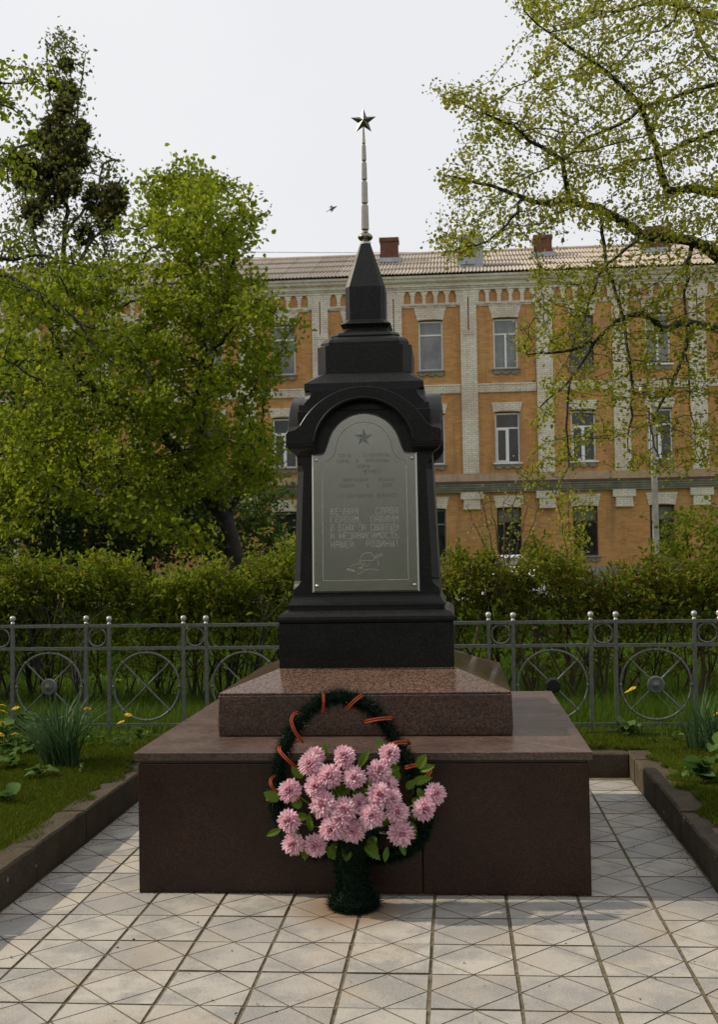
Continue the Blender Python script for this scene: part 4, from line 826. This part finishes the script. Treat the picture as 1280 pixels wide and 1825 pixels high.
G = {'В': [[(0, 0), (0, 6), (3, 6), (3.6, 5), (3, 3.2), (0, 3.2)], [(3, 3.2), (4, 2), (3.4, 0), (0, 0)]], 'Е': [[(4, 6), (0, 6), (0, 0), (4, 0)], [(0, 3), (3, 3)]], 'Ч': [[(0, 6), (0, 3.4), (.8, 2.8), (4, 2.8)], [(4, 6), (4, 0)]], 'Н': [[(0, 0), (0, 6)], [(4, 0), (4, 6)], [(0, 3), (4, 3)]], 'А': [[(0, 0), (0, 5), (1, 6), (3, 6), (4, 5), (4, 0)], [(0, 2.5), (4, 2.5)]], 'Я': [[(4, 0), (4, 6), (1, 6), (0, 5), (0, 3.6), (1, 2.8), (4, 2.8)], [(2, 2.8), (0, 0)]], 'С': [[(4, 5), (3.4, 6), (.6, 6), (0, 5.2), (0, .8), (.6, 0), (3.4, 0), (4, 1)]], 'Л': [[(0, 0), (.8, 1), (1, 6), (4, 6), (4, 0)]], 'Г': [[(0, 0), (0, 6), (4, 6)]], 'Р': [[(0, 0), (0, 6), (3.4, 6), (4, 5.2), (4, 3.4), (3.4, 2.6), (0, 2.6)]], 'О': [[(.6, 0), (0, .8), (0, 5.2), (.6, 6), (3.4, 6), (4, 5.2), (4, .8), (3.4, 0), (.6, 0)]], 'М': [[(0, 0), (0, 6), (2, 3), (4, 6), (4, 0)]], 'П': [[(0, 0), (0, 6), (4, 6), (4, 0)]], 'Ш': [[(0, 6), (0, 0), (4, 0), (4, 6)], [(2, 6), (2, 0)]], 'Щ': [[(0, 6), (0, 0), (4.4, 0), (4.4, -1)], [(2, 6), (2, 0)], [(4, 6), (4, 0)]], 'И': [[(0, 6), (0, 0), (4, 6), (4, 0)]], 'Й': [[(0, 5.6), (0, 0), (4, 5.6), (4, 0)], [(1.2, 6.8), (2, 6.3), (2.8, 6.8)]], 'Б': [[(4, 6), (0, 6), (0, 0), (3.4, 0), (4, .8), (4, 2.4), (3.4, 3.2), (0, 3.2)]], 'Х': [[(0, 0), (4, 6)], [(0, 6), (4, 0)]], 'З': [[(0, 5.2), (.6, 6), (3.4, 6), (4, 5.2), (4, 3.8), (3.2, 3.1), (1.5, 3.1)], [(3.2, 3.1), (4, 2.4), (4, .8), (3.4, 0), (.6, 0), (0, .8)]], 'У': [[(0, 6), (0, 3.6), (.8, 2.8), (4, 2.8)], [(4, 6), (4, .8), (3.2, 0), (.4, 0)]], 'Т': [[(0, 6), (4, 6)], [(2, 6), (2, 0)]], 'Ь': [[(0, 6), (0, 0), (3.4, 0), (4, .8), (4, 2.4), (3.4, 3.2), (0, 3.2)]], 'Ы': [[(0, 6), (0, 0), (2, 0), (2.6, .8), (2.6, 2.4), (2, 3.2), (0, 3.2)], [(4, 6), (4, 0)]], 'Д': [[(-.4, -.9), (-.4, 0), (4.4, 0), (4.4, -.9)], [(.4, 0), (.8, 6), (3.6, 6), (3.6, 0)]], 'К': [[(0, 0), (0, 6)], [(4, 6), (0, 3), (4, 0)]], 'Ц': [[(0, 6), (0, 0), (4.4, 0), (4.4, -1)], [(4, 6), (4, 0)]], '!': [[(2, 6), (2, 1.8)], [(2, .5), (2, 0)]], ',': [[(1, .6), (.4, -1)]], '.': [[(1, .4), (1, 0)]]}
def text_line(m, words, x0, x1, z, h, w, just=True):
    s = h/6.; sx = s*.74; cw = sx*4; n = sum(len(a) for a in words); gaps = n-len(words); pitch = min((x1-x0-cw)/max(1, (n-1)+(len(words)-1)*.9), cw*1.62)
    tot = [(len(a)-1)*pitch+cw for a in words]
    if len(words) > 1: gap = (x1-x0-sum(tot))/(len(words)-1)
    else: gap = 0
    x = x0
    for a, t in zip(words, tot):
        for i, ch in enumerate(a): strokes(m, [[(x+i*pitch+px*sx, z+pz*s) for px, pz in pl] for pl in G[ch]], w)
        x += t+gap
for k, ws in enumerate((['ВЕЧНАЯ', 'СЛАВА'], ['ГЕРОЯМ,', 'ПАВШИМ'], ['В', 'БОЯХ', 'ЗА', 'СВОБОДУ'], ['И', 'НЕЗАВИСИМОСТЬ'], ['НАШЕЙ', 'РОДИНЫ!'])):
    m = MB(); text_line(m, ws, -.172, .168, 1.677-k*.0413, .0305, .0021); mp(m, 'inscription_line', 'etch_light', plq)['kind'] = 'stuff'
for ws, x0, x1, z in ((['ЗДЕСЬ', 'ПОХОРОНЕНЫ'], -.13, .125, 1.965), (['ВОИНЫ', 'И', 'ПАРТИЗАНЫ'], -.14, .125, 1.937), (['ВОЙНЫ'], -.035, .035, 1.910), (['ЧЕЛОВЕК'], -.005, .10, 1.882), (['ЗАЩИТНИКАМ', 'РОДИНЫ'], -.11, .15, 1.840), (['ПАВШИМ', 'В', 'БОЯХ'], -.13, .14, 1.812), (['ОТ', 'БЛАГОДАРНЫХ', 'ЗЕМЛЯКОВ'], -.13, .16, 1.760)):
    m = MB(); text_line(m, ws, x0, x1, z, .017, .0013); mp(m, 'inscription_line', 'etch_dark', plq)['kind'] = 'stuff'
m = MB(); ra = .143
strokes(m, [[(-.213, 1.86), (-.215, 1.345), (.215, 1.345), (.213, 1.92)]], .0024); mp(m, 'engraved_border', 'etch_light', plq)
m = MB(); strokes(m, [[(.213, 1.925), (.205, 1.945), (.18, 1.952), (.155, 1.975), (.144, 2.0)]+[(ra*math.cos(a), 2.0+ra*math.sin(a)) for a in np.linspace(.05, math.pi-.05, 26)]+[(-.144, 2.0), (-.155, 1.975), (-.18, 1.952), (-.20, 1.945)]], .0022); mp(m, 'engraved_arc', 'etch_dark', plq)
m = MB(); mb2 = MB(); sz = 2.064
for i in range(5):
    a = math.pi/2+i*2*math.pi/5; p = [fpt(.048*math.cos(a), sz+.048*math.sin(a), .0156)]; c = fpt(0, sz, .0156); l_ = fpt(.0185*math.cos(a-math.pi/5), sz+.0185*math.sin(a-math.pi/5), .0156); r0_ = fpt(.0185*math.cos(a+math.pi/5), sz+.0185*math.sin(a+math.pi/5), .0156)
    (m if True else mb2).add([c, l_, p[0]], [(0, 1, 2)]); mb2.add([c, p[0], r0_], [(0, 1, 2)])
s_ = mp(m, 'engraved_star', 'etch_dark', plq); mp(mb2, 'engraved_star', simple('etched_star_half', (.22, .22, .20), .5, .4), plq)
m = MB(); q = lambda pts: [[((x-642)*.000318, 1.484-(y-858)*.000318) for x, y in pts]]
hel = [[(545, 1000), (570, 930), (610, 885), (670, 858), (730, 870), (770, 915), (795, 950)], [(545, 1000), (620, 985), (700, 990), (770, 985), (795, 950)], [(790, 955), (920, 905)], [(800, 925), (905, 880)], [(620, 1020), (635, 1060), (660, 1078), (695, 1065), (712, 1025)], [(830, 1000), (850, 1025), (835, 1065)], [(400, 1085), (440, 1055), (500, 1038), (560, 1035), (610, 1050), (590, 1090), (530, 1100)], [(345, 1120), (400, 1125), (470, 1152)], [(345, 1135), (400, 1145), (470, 1155)], [(350, 1110), (410, 1118), (470, 1148)], [(520, 1200), (580, 1170), (640, 1130), (720, 1120), (840, 1135)], [(545, 1105), (600, 1110)]]
for pl in hel: strokes(m, q(pl), .0018)
mp(m, 'engraved_helmet', 'etch_light', plq)

# ------------------------------------------------------------------ wreath leaning on the plinth
WB = np.array([-.45, 4.87, 0.]); wr = thing('memorial_wreath', 'leaning artificial wreath of pink flowers and dark green tinsel with striped ribbon', 'wreath', tuple(WB))
def wp(u, v, Y): return at(u, v, Y)-WB
# hoop path in pixels with lean towards the plinth edge
hoop_px = [(600, 1520), (545, 1515), (510, 1480), (492, 1430), (495, 1385), (507, 1335), (530, 1290), (565, 1255), (605, 1243), (645, 1252), (680, 1282), (708, 1325), (735, 1375), (752, 1420), (758, 1470), (735, 1510), (690, 1525), (640, 1530)]
def leanY(v): return 4.865+max(0, (1520-v))/280*.13
HP = [wp(u, v, leanY(v)) for u, v in hoop_px]
def cr_spline(P, k=8):
    n = len(P); out = []
    for i in range(n):
        p0, p1, p2, p3 = (np.array(P[(i+j-1) % n]) for j in range(4))
        for t in np.linspace(0, 1, k, endpoint=False): out.append(.5*((2*p1)+(-p0+p2)*t+(2*p0-5*p1+4*p2-p3)*t*t+(-p0+3*p1-3*p2+p3)*t**3))
    return np.array(out)
HS = cr_spline(HP)
gar = MB().tube(HS, .021, 8, True).build('garland', M['tinsel'], wr)
def needles(path, rad, n, ln, mat, name, par):
    i = rng.integers(0, len(path), n); j = (i+1) % len(path); f = rng.uniform(0, 1, (n, 1)); c = path[i]*(1-f)+path[j]*f; q = unit(rng.normal(size=(n, 3))); rr = np.asarray(rad)
    r = (rr[i] if rr.ndim else rr); r = np.reshape(r*np.ones(n), (-1, 1))
    P = c+q*r*.7; e = unit(np.cross(q, rng.normal(size=(n, 3)))); t = unit(path[j]-path[i]); D = unit(q+.5*t*rng.choice([-1, 1], (n, 1))+rng.normal(0, .25, (n, 3))); l = rng.uniform(.6, 1.2, (n, 1))*ln
    V = np.stack([P-e*.0013, P+e*.0013, P+D*l], 1).reshape(-1, 3); o = link(name, np_mesh(name, V, np.arange(3*n).reshape(-1, 3), mat), par); o['kind'] = 'stuff'
needles(HS, .026, 20000, .042, M['tinsel'], 'tinsel', gar)
# stand
stand_prof = [(.052, .005), (.078, .012), (.080, .035), (.060, .055), (.046, .10), (.047, .16), (.062, .22), (.080, .28), (.09, .32)]
std = MB().lathe([(r*1.2, z) for r, z in stand_prof], (.0, -.02, 0), 18).build('stand', M['tinsel'], wr, smooth=True)
sp_path = np.array([(stand_r*math.cos(t), -.02+stand_r*math.sin(t), z) for z, stand_r, t in [(np.interp(k, np.linspace(0, 1, len(stand_prof)), [p[1] for p in stand_prof]), 1.2*np.interp(k, np.linspace(0, 1, len(stand_prof)), [p[0] for p in stand_prof]), k*90) for k in np.linspace(0, 1, 400)]])
needles(sp_path, .010, 14000, .036, M['tinsel'], 'tinsel', std)
# flowers: layered pointed petals
FR = .057
def flower_mesh(open_):
    fm = MB()
    def petal(az, el, ln, w, r0, mi):
        d = Vector((math.cos(az)*math.cos(el), math.sin(az)*math.cos(el), math.sin(el))); up = Vector((-math.cos(az)*math.sin(el), -math.sin(az)*math.sin(el), math.cos(el))); s = d.cross(up).normalized()
        b_ = d*r0; cu = random.uniform(-.05, .2); fm.add([b_-s*w*.25, b_+s*w*.25, b_+d*ln*.62+s*w*.5-up*ln*.03, b_+d*ln+up*ln*cu, b_+d*ln*.62-s*w*.5-up*ln*.03, b_+d*ln*.6+up*ln*.09], [(0, 1, 5), (1, 2, 5), (2, 3, 5), (3, 4, 5), (4, 0, 5)], mi)
    for el, nn, ln, w in ((-38, 12, .96, .17), (-22, 15, 1.0, .17), (-5, 17, 1.02, .17), (12, 17, 1.0, .165), (28, 16, .98, .16), (43, 14, .95, .15), (57, 11, .90, .14), (70, 8, .84, .13), (82, 4, .78, .12)):
        for k in range(nn): petal(2*math.pi*(k+.5*(el % 2)+random.uniform(-.3, .3))/nn, R(el*open_+random.uniform(-8, 8)), FR*ln*random.uniform(.84, 1.1)*.78, FR*w*1.9, FR*.2, 0 if el < 76 else 1)
    fm.sphere((0, 0, 0), FR*.30, 8, 6, 1); return fm.mesh('flower', [M['pinkf'], M['pinkc']])
FLM = [flower_mesh(x) for x in (1., .9, 1.08, .96)]
flw = [(553, 1362, 1.05), (563, 1348, .85), (614, 1349, 1.0), (588, 1383, 1.02), (632, 1386, 1.0), (676, 1376, 1.05), (694, 1344, .9), (517, 1409, .98), (563, 1402, 1.0), (576, 1434, 1.05), (515, 1463, .98), (523, 1504, .95), (562, 1507, .95), (615, 1444, 1.05), (592, 1477, 1.05), (630, 1481, 1.0), (640, 1432, .8), (678, 1418, 1.08), (690, 1400, .95), (663, 1454, 1.05), (708, 1448, 1.0), (715, 1485, 1.05), (756, 1442, .95), (776, 1415, .9), (700, 1424, .8), (605, 1460, .9)]
for i, (u, v, s) in enumerate(flw):
    du, dv = (u-640)/140, (1435-v)/110; bulge = .15*math.sqrt(max(0, 1-.6*(du*du+dv*dv))); Yf = leanY(v)-.03-bulge+random.uniform(-.015, .015)
    if i in (1, 5, 18, 16): Yf += .035
    o = link('flower', FLM[i % 4], wr); o.location = wp(u, v, Yf); d = Vector((du*.55, -1, dv*.45+.25)).normalized(); o.rotation_mode = 'QUATERNION'; o.rotation_quaternion = d.to_track_quat('Z', 'Y') @ Vector((0, 0, 1)).rotation_difference(Vector((0, 0, 1))); o.rotation_quaternion = o.rotation_quaternion @ Matrix.Rotation(i*1.7, 3, 'Z').to_quaternion(); o.scale = (s*random.uniform(.95, 1.05), s*random.uniform(.92, 1.05), s*random.uniform(.85, 1.02))
# leaves of the bouquet
def fern_leaf(ln, w, name):
    m = MB(); nseg = 7; L_, R_, C_ = [], [], []
    for k in range(nseg*2+1):
        t = k/(nseg*2); ww = w*math.sin(math.pi*min(1, t*.92+.06))**.8*(1.0 if k % 2 == 0 else .66); z = -.25*ln*t*t
        C_.append((t*ln, 0, z)); L_.append((t*ln-.02*ln*(k % 2), -ww, z+.18*w)); R_.append((t*ln-.02*ln*(k % 2), ww, z+.18*w))
    n = len(C_); m.add(C_+L_+R_, [(i, i+1, n+i+1, n+i) for i in range(n-1)]+[(i, 2*n+i, 2*n+i+1, i+1) for i in range(n-1)]); return m.mesh(name, M['fern'])
lfa, lfb = fern_leaf(.085, .022, 'leaf'), fern_leaf(.07, .028, 'leaf')
lv = [(580, 1352, 90, 0), (690, 1335, 140, 0), (700, 1365, 70, 1), (735, 1395, 20, 0), (750, 1375, 30, 0), (745, 1368, 60, 1), (497, 1425, 150, 1), (500, 1478, 200, 0), (555, 1480, 100, 0), (545, 1500, 270, 1), (620, 1505, 265, 1), (585, 1510, 300, 1), (660, 1500, 290, 1), (690, 1510, 260, 0), (670, 1492, 230, 1), (712, 1500, 300, 0), (600, 1415, 30, 1), (640, 1410, 350, 1), (655, 1400, 60, 1), (535, 1440, 120, 1), (548, 1455, 180, 1), (735, 1425, 340, 1), (730, 1450, 0, 1), (720, 1465, 320, 1), (640, 1365, 60, 0), (540, 1385, 140, 1), (530, 1480, 250, 1), (745, 1405, 300, 0), (690, 1375, 20, 1), (600, 1500, 240, 0), (650, 1415, 180, 1), (615, 1412, 120, 1), (725, 1405, 45, 1), (705, 1395, 80, 1), (560, 1455, 60, 1), (650, 1505, 320, 0)]
for u, v, a, k in lv:
    du, dv = (u-640)/140, (1435-v)/110; Yf = leanY(v)-.02-.09*math.sqrt(max(0, 1-.6*(du*du+dv*dv))); o = link('leaf', (lfa, lfb)[k], wr); o.location = wp(u, v, Yf); ca, sa = math.cos(R(a)), math.sin(R(a))
    x = Vector((ca, -.35, sa)).normalized(); z = Vector((random.gauss(0, .3), -1, .35+random.gauss(0, .3))); z = (z-x*z.dot(x)).normalized(); y = z.cross(x); o.rotation_mode = 'QUATERNION'; o.rotation_quaternion = Matrix((x, y, z)).transposed().to_quaternion(); o.scale = (random.uniform(.7, 1.05),)*3
# green inner stalks
m = MB()
for u, v, s in flw[::1]: m.tube([np.array([random.uniform(-.03, .03), -.01, .25]), (np.array([0, -.01, .25])+wp(u, v, leanY(v)-.02))*.5+np.array([0, .02, .02]), wp(u, v, leanY(v)-.03)], .0035, 4)
m.build('flower_stem', M['fern'], wr)['kind'] = 'stuff'
# ribbon turns round the hoop
def ribbon(px, w, dY=-.035):
    w *= .8
    P = [wp(u, v, leanY(v)+dY+d) for u, v, d in px]; n = len(P); k = 5; Q = []
    for i in range(n-1):
        for t in range(k): Q.append(np.array(P[i])*(1-t/k)+np.array(P[i+1])*t/k)
    Q.append(np.array(P[-1])); Q = np.array(Q)
    for _ in range(3): Q[1:-1] = .5*Q[1:-1]+.25*(Q[:-2]+Q[2:])
    m = MB(); m.uv = []; V = []
    for i, p in enumerate(Q):
        d = Q[min(i+1, len(Q)-1)]-Q[max(i-1, 0)]; d /= np.linalg.norm(d); s = np.cross(d, np.array([0, -1, .25])); s /= np.linalg.norm(s)
        V += [p-s*w/2, p+s*w/2]; m.uv += [(i/len(Q), 0.), (i/len(Q), 1.)]
    m.add(V, [(2*i, 2*i+1, 2*i+3, 2*i+2) for i in range(len(Q)-1)]); return m.build('ribbon', M['ribbon'], wr, smooth=True)
ribbon([(575, 1270, .01), (577, 1252, -.01), (576, 1236, .0)], .016)
ribbon([(617, 1264, .01), (632, 1248, -.012), (646, 1238, .0)], .022)
ribbon([(650, 1286, .01), (675, 1281, -.012), (700, 1279, .0), (702, 1285, .03)], .022)
ribbon([(534, 1269, .02), (522, 1272, .0), (518, 1285, -.01), (526, 1306, -.012), (541, 1324, .01)], .020)
ribbon([(498, 1330, .02), (497, 1338, -.005), (512, 1354, -.012), (528, 1368, .0), (524, 1372, .01)], .020)
ribbon([(494, 1379, .02), (481, 1388, .0), (483, 1402, -.01), (497, 1414, .0)], .018)
ribbon([(474, 1424, .0), (486, 1423, -.005), (498, 1420, .01)], .022)
ribbon([(690, 1329, .0), (708, 1323, -.015), (728, 1322, .0), (730, 1328, .02)], .024)
ribbon([(722, 1368, -.02), (742, 1363, -.03), (764, 1363, -.01), (769, 1374, -.005), (758, 1387, -.02), (740, 1394, -.03)], .022, -.05)

# ------------------------------------------------------------------ bed plants
def spiky(label, x, y, n, h, spread, group=None):
    t = thing('iris_clump', label, 'plant', (x, y, .165)); 
    V = []; F = []
    for k in range(n):
        a = random.uniform(0, 2*math.pi); r0 = random.uniform(0, .12); ln = h*random.uniform(.55, 1.1); le = random.uniform(.05, spread); w = random.uniform(.004, .008); c, s = math.cos(a), math.sin(a); e = (-s, c); m = MB(); bx_, by_ = r0*math.cos(a+1), r0*math.sin(a+1)
        rows_ = []
        for q_ in range(6):
            tq = q_/5; rad = le*ln*(tq**1.8); z = ln*tq*(1-.22*le*tq); ww = w*(1-tq**2.5)+.0004; p = (bx_+c*rad, by_+s*rad, z-.01); rows_.append([(p[0]-e[0]*ww, p[1]-e[1]*ww, p[2]), (p[0]+e[0]*ww, p[1]+e[1]*ww, p[2]+.0)])
        m.add([v for r in rows_ for v in r], [(2*i, 2*i+1, 2*i+3, 2*i+2) for i in range(5)]); o = m.build('blade', M['iris'], t)
    return t
spiky('large clump of upright iris leaves on the left bed in front of the fence', *on(106, 1366, .17)[:2], 190, .50, 1.0)
spiky('smaller iris clump at the right edge in front of the fence', *on(1262, 1335, .17)[:2], 90, .42, .9)
# broad-leaved plants
def broad_me(ln, w):
    m = MB(); C_, L_, R_ = [], [], []
    for k in range(7):
        t = k/6; ww = w*(math.sin(math.pi*min(1, t*.85+.12))**.7)*(1 if k < 6 else .05); z = .5*ln*t-.55*ln*t*t; C_.append((t*ln, 0, z-.06*w)); L_.append((t*ln, -ww, z+.25*ww+.02*ln*math.sin(k*2.4))); R_.append((t*ln, ww, z+.25*ww-.02*ln*math.sin(k*1.9)))
    m.add(C_+L_+R_, [(i, i+1, 8+i, 7+i) for i in range(6)]+[(i, 14+i, 15+i, i+1) for i in range(6)]); return m.mesh('leaf', M['broad'], True)
BR = [broad_me(.13, .042), broad_me(.10, .040), broad_me(.17, .05)]
def broad(label, u, v, n, sc, tall=.05, flowers=0):
    p = on(u, v, .17); t = thing('broadleaf_plant', label, 'plant', (p[0], p[1], .165+hgt(p[0], p[1])), 'broad-leaved plants in the flower beds')
    for k in range(n):
        o = link('leaf', random.choice(BR), t); o.location = (random.gauss(0, .025*sc), random.gauss(0, .025*sc), random.uniform(0, tall)); o.rotation_euler = (random.gauss(0, .25), random.uniform(-.7, .25), random.uniform(0, 6.28)); o.scale = (sc*random.uniform(.6, 1.1),)*3
    return t
broad('low broad-leaved plant nearest the left edge beside the kerb end of the moss', 12, 1425, 9, .8); broad('broad-leaved plant at the left edge under the yellow flowers', 20, 1372, 10, .9, .08); broad('broad-leaved plant left of the large iris clump', 48, 1345, 11, .8, .08)
broad('tall leafy plant among the yellow flowers at the left edge', 8, 1335, 14, 1.0, .16); broad('leafy plant just left of the iris clump at the fence foot', 60, 1318, 10, .8, .14)
broad('small leafy tuft by the fence foot right of the iris clump', 168, 1322, 7, .7); broad('tiny leafy tuft beside the plinth on the left', 205, 1330, 5, .6); broad('flat leafy rosette left of the plinth near the fence', 250, 1318, 6, .6); broad('small seedling in the moss below the iris clump', 143, 1378, 4, .4)
broad('bushy broad-leaved plant at the fence foot right of the plinth', 1118, 1312, 14, 1.0, .10); broad('large broad-leaved plant at the right edge behind the kerb', 1252, 1392, 12, 1.15, .10); broad('pale round-leaved seedling between the two bushy plants on the right', 1165, 1322, 3, .55); broad('small leafy plant at the right fence foot under the hub wheel', 1200, 1318, 5, .6, .05); broad('small seedling in the moss beside the right kerb', 1222, 1378, 4, .4); broad('leafy plant at the right edge behind the iris clump', 1275, 1350, 8, .9, .12)
broad('upright leafy plant between the iris clump and the left fence posts', 140, 1318, 12, .9, .14); broad('leafy plant at the far left fence foot behind the daisies', 30, 1305, 14, 1.0, .18); broad('spreading leafy plant in front of the iris clump on the left bed', 70, 1390, 8, .7, .06)
# yellow flowers
ym = MB()
for k in range(14):
    a = 2*math.pi*k/14; c, s = math.cos(a), math.sin(a); e = (-s, c); ym.add([(c*.006, s*.006, .001), (c*.02-e[0]*.005, s*.02-e[1]*.005, .003), (c*.030, s*.030, -.001), (c*.02+e[0]*.005, s*.02+e[1]*.005, .003)], [(0, 1, 2, 3)])
ym.lathe([(.010, -.002), (.011, .003), (.007, .007), (.001, .008)], n=10); yme = ym.mesh('flower_head', M['yellow'])
def daisy(label, u, v, Y, group='yellow daisies in the flower beds'):
    p = at(u, v, Y); z0 = .165; bx_, by_ = p[0]+random.uniform(-.04, .04), p[1]+random.uniform(-.03, .03); t = thing('yellow_daisy', label, 'flower', (bx_, by_, z0), group)
    MB().tube([(0, 0, 0), ((p[0]-bx_)*.4, (p[1]-by_)*.4, (p[2]-z0)*.6), (p[0]-bx_, p[1]-by_, p[2]-z0)], [.003, .0025, .002], 5).build('stem', M['grassb'], t)
    o = link('flower_head', yme, t); o.location = (p[0]-bx_, p[1]-by_, p[2]-z0); o.rotation_euler = (random.uniform(.1, .5), random.uniform(-.4, .3), random.uniform(0, 6)); 
    for k in range(2): o = link('leaf', BR[1], t); o.location = (0, 0, .03+.04*k); o.rotation_euler = (0, -.5, random.uniform(0, 6)); o.scale = (.5,)*3
for lab, u, v, Y in (('upper yellow daisy of the cluster at the left edge', 4, 1257, 7.5), ('big yellow daisy at the left edge below the topmost', 6, 1268, 7.4), ('yellow daisy second from the left edge, in front of the first fence post', 27, 1262, 7.6), ('yellow daisy in front of the left double fence post', 155, 1263, 7.7), ('higher of the two yellow daisies left of the plinth', 228, 1274, 7.8), ('lower small yellow daisy left of the plinth', 215, 1287, 7.8), ('low yellow daisy at the left edge', 1, 1309, 7.2), ('low tilted yellow daisy near the left edge', 26, 1308, 7.2), ('small yellow daisy at the left edge between the high and low ones', 3, 1288, 7.4), ('left of the two yellow daisies before the right hub wheel', 1120, 1232, 8.1), ('right of the two yellow daisies before the right hub wheel', 1128, 1227, 8.12), ('yellow daisy cut by the right edge', 1279, 1272, 7.7)): daisy(lab, u, v, Y)

# ------------------------------------------------------------------ car, pole, cables, bird
CYc = 27.; cp = on(915, 1093, .07); cx = at(915, 1060, CYc)[0]
car = thing('parked_car', 'white car parked on the lane behind the right hedge, facing the camera', 'car', (cx, CYc+2, .1)); CO = (cx, CYc+2, .1)
def cprt(m, name, mat, par=car, **k): return m.build(name, mat, par, (0, 0, 0), **k)
sec = lambda y, hw, z0, z1, rz: [(-hw, y, z0), (hw, y, z0), (hw, y, z1-rz), (hw-.10, y, z1), (-hw+.10, y, z1), (-hw, y, z1-rz)]
cprt(MB().loft([sec(-2.1, .68, .28, .62, .10), sec(-2.0, .80, .20, .74, .10), sec(-1.0, .83, .18, .92, .10), sec(1.4, .83, .18, .95, .08), sec(2.0, .78, .22, .93, .08), sec(2.1, .70, .35, .85, .08)]), 'body', M['carw'], bevel=.03)
def cab(y0, y1, t0, t1, hb, ht, zb_, zt_): return MB().loft([[(-hb, y0, zb_), (hb, y0, zb_), (hb, y1, zb_), (-hb, y1, zb_)], [(-ht, t0, zt_), (ht, t0, zt_), (ht, t1, zt_), (-ht, t1, zt_)]])
cprt(cab(-.95, 1.75, -.15, 1.25, .76, .60, .90, 1.19), 'cabin', M['carw'], bevel=.04)
cprt(MB().add([(-.68, -.93, .95), (.68, -.93, .95), (.58, -.32, 1.13), (-.58, -.32, 1.13)], [(0, 1, 2, 3)]).add([(-.68, -.95, .945), (.68, -.95, .945), (.58, -.34, 1.135), (-.58, -.34, 1.135)], [(0, 1, 2, 3)]), 'windscreen', M['glass_d'])
for s in (-1, 1): cprt(MB().box(s*.58-.13, s*.58+.13, -2.13, -2.02, .55, .68), 'headlight', M['chrome'], bevel=.02)
cprt(MB().box(-.40, .40, -2.12, -2.04, .42, .62).box(-.5, .5, -2.11, -2.0, .24, .36), 'grille', M['rubber'])
for x in (-.76, .76):
    for y in (-1.3, 1.3):
        w_ = cprt(MB().loft([[(x+dx, y+r*math.cos(t), .30+r*math.sin(t)) for t in np.linspace(0, 2*math.pi, 20, endpoint=False)] for r, dx in ((.26, -.10), (.30, -.08), (.30, .08), (.26, .10))]), 'wheel', M['rubber']); cprt(MB().loft([[(x+math.copysign(.105, x)+dx, y+.18*math.cos(t), .30+.18*math.sin(t)) for t in np.linspace(0, 2*math.pi, 14, endpoint=False)] for dx in (-.01, .005)]), 'rim', M['chrome'], w_)
pb = at(1173, 1075, 30); pole = thing('concrete_pole', 'pale concrete utility pole standing before the building on the right', 'pole', (pb[0], 30, .05))
MB().loft([rect(-.085, .085, -.08, .08, 0), rect(-.05, .05, -.05, .05, 5.6)]).build('shaft', M['pole'], pole, bevel=.01); MB().box(-.35, .35, -.05, .05, 5.3, 5.38).build('crossarm', M['iron_dark'], pole)
for x in (-.3, .3): MB().lathe([(.02, 5.38), (.035, 5.41), (.03, 5.47), (.015, 5.5)], (x, 0, 0), 8).build('insulator', M['collar'], pole)
for lab, va, vb in (('upper faint cable crossing the sky above the roof', 434, 433), ('lower faint cable crossing the sky above the roof', 441, 447)):
    a, b_ = at(-200, va, 60), at(1500, vb, 60); m = MB(); pts = [a+(b_-a)*t-np.array([0, 0, .5*math.sin(math.pi*t)]) for t in np.linspace(0, 1, 16)]; tag(m.tube(pts, .016, 4).build('overhead_cable', M['cable']), lab, 'cable', 'cables across the sky')
bp = at(593, 371.5, 40); m = MB(); m.lathe([(.001, -.16), (.03, -.10), (.042, 0), (.03, .09), (.018, .13), (.001, .19)], n=10)
m.v = [(z, y, x) for x, y, z in m.v]
m.add([(-.03, 0, .02), (.05, 0, .02), (.02, .12, .16), (-.10, .18, .16), (-.06, .08, .10)], [(0, 1, 2, 3, 4)]).add([(-.03, 0, .02), (.05, 0, .02), (.0, -.10, -.10), (-.13, -.18, -.16), (-.08, -.06, -.05)], [(4, 3, 2, 1, 0)]).add([(-.14, -.02, 0), (-.14, .02, 0), (-.24, .05, 0), (-.24, -.05, 0)], [(0, 1, 2, 3)])
bd = m.build('bird', M['birdm']); bd.location = bp; bd.rotation_euler = (0, R(-25), 0); tag(bd, 'small dark bird flying left of the spire', 'bird')
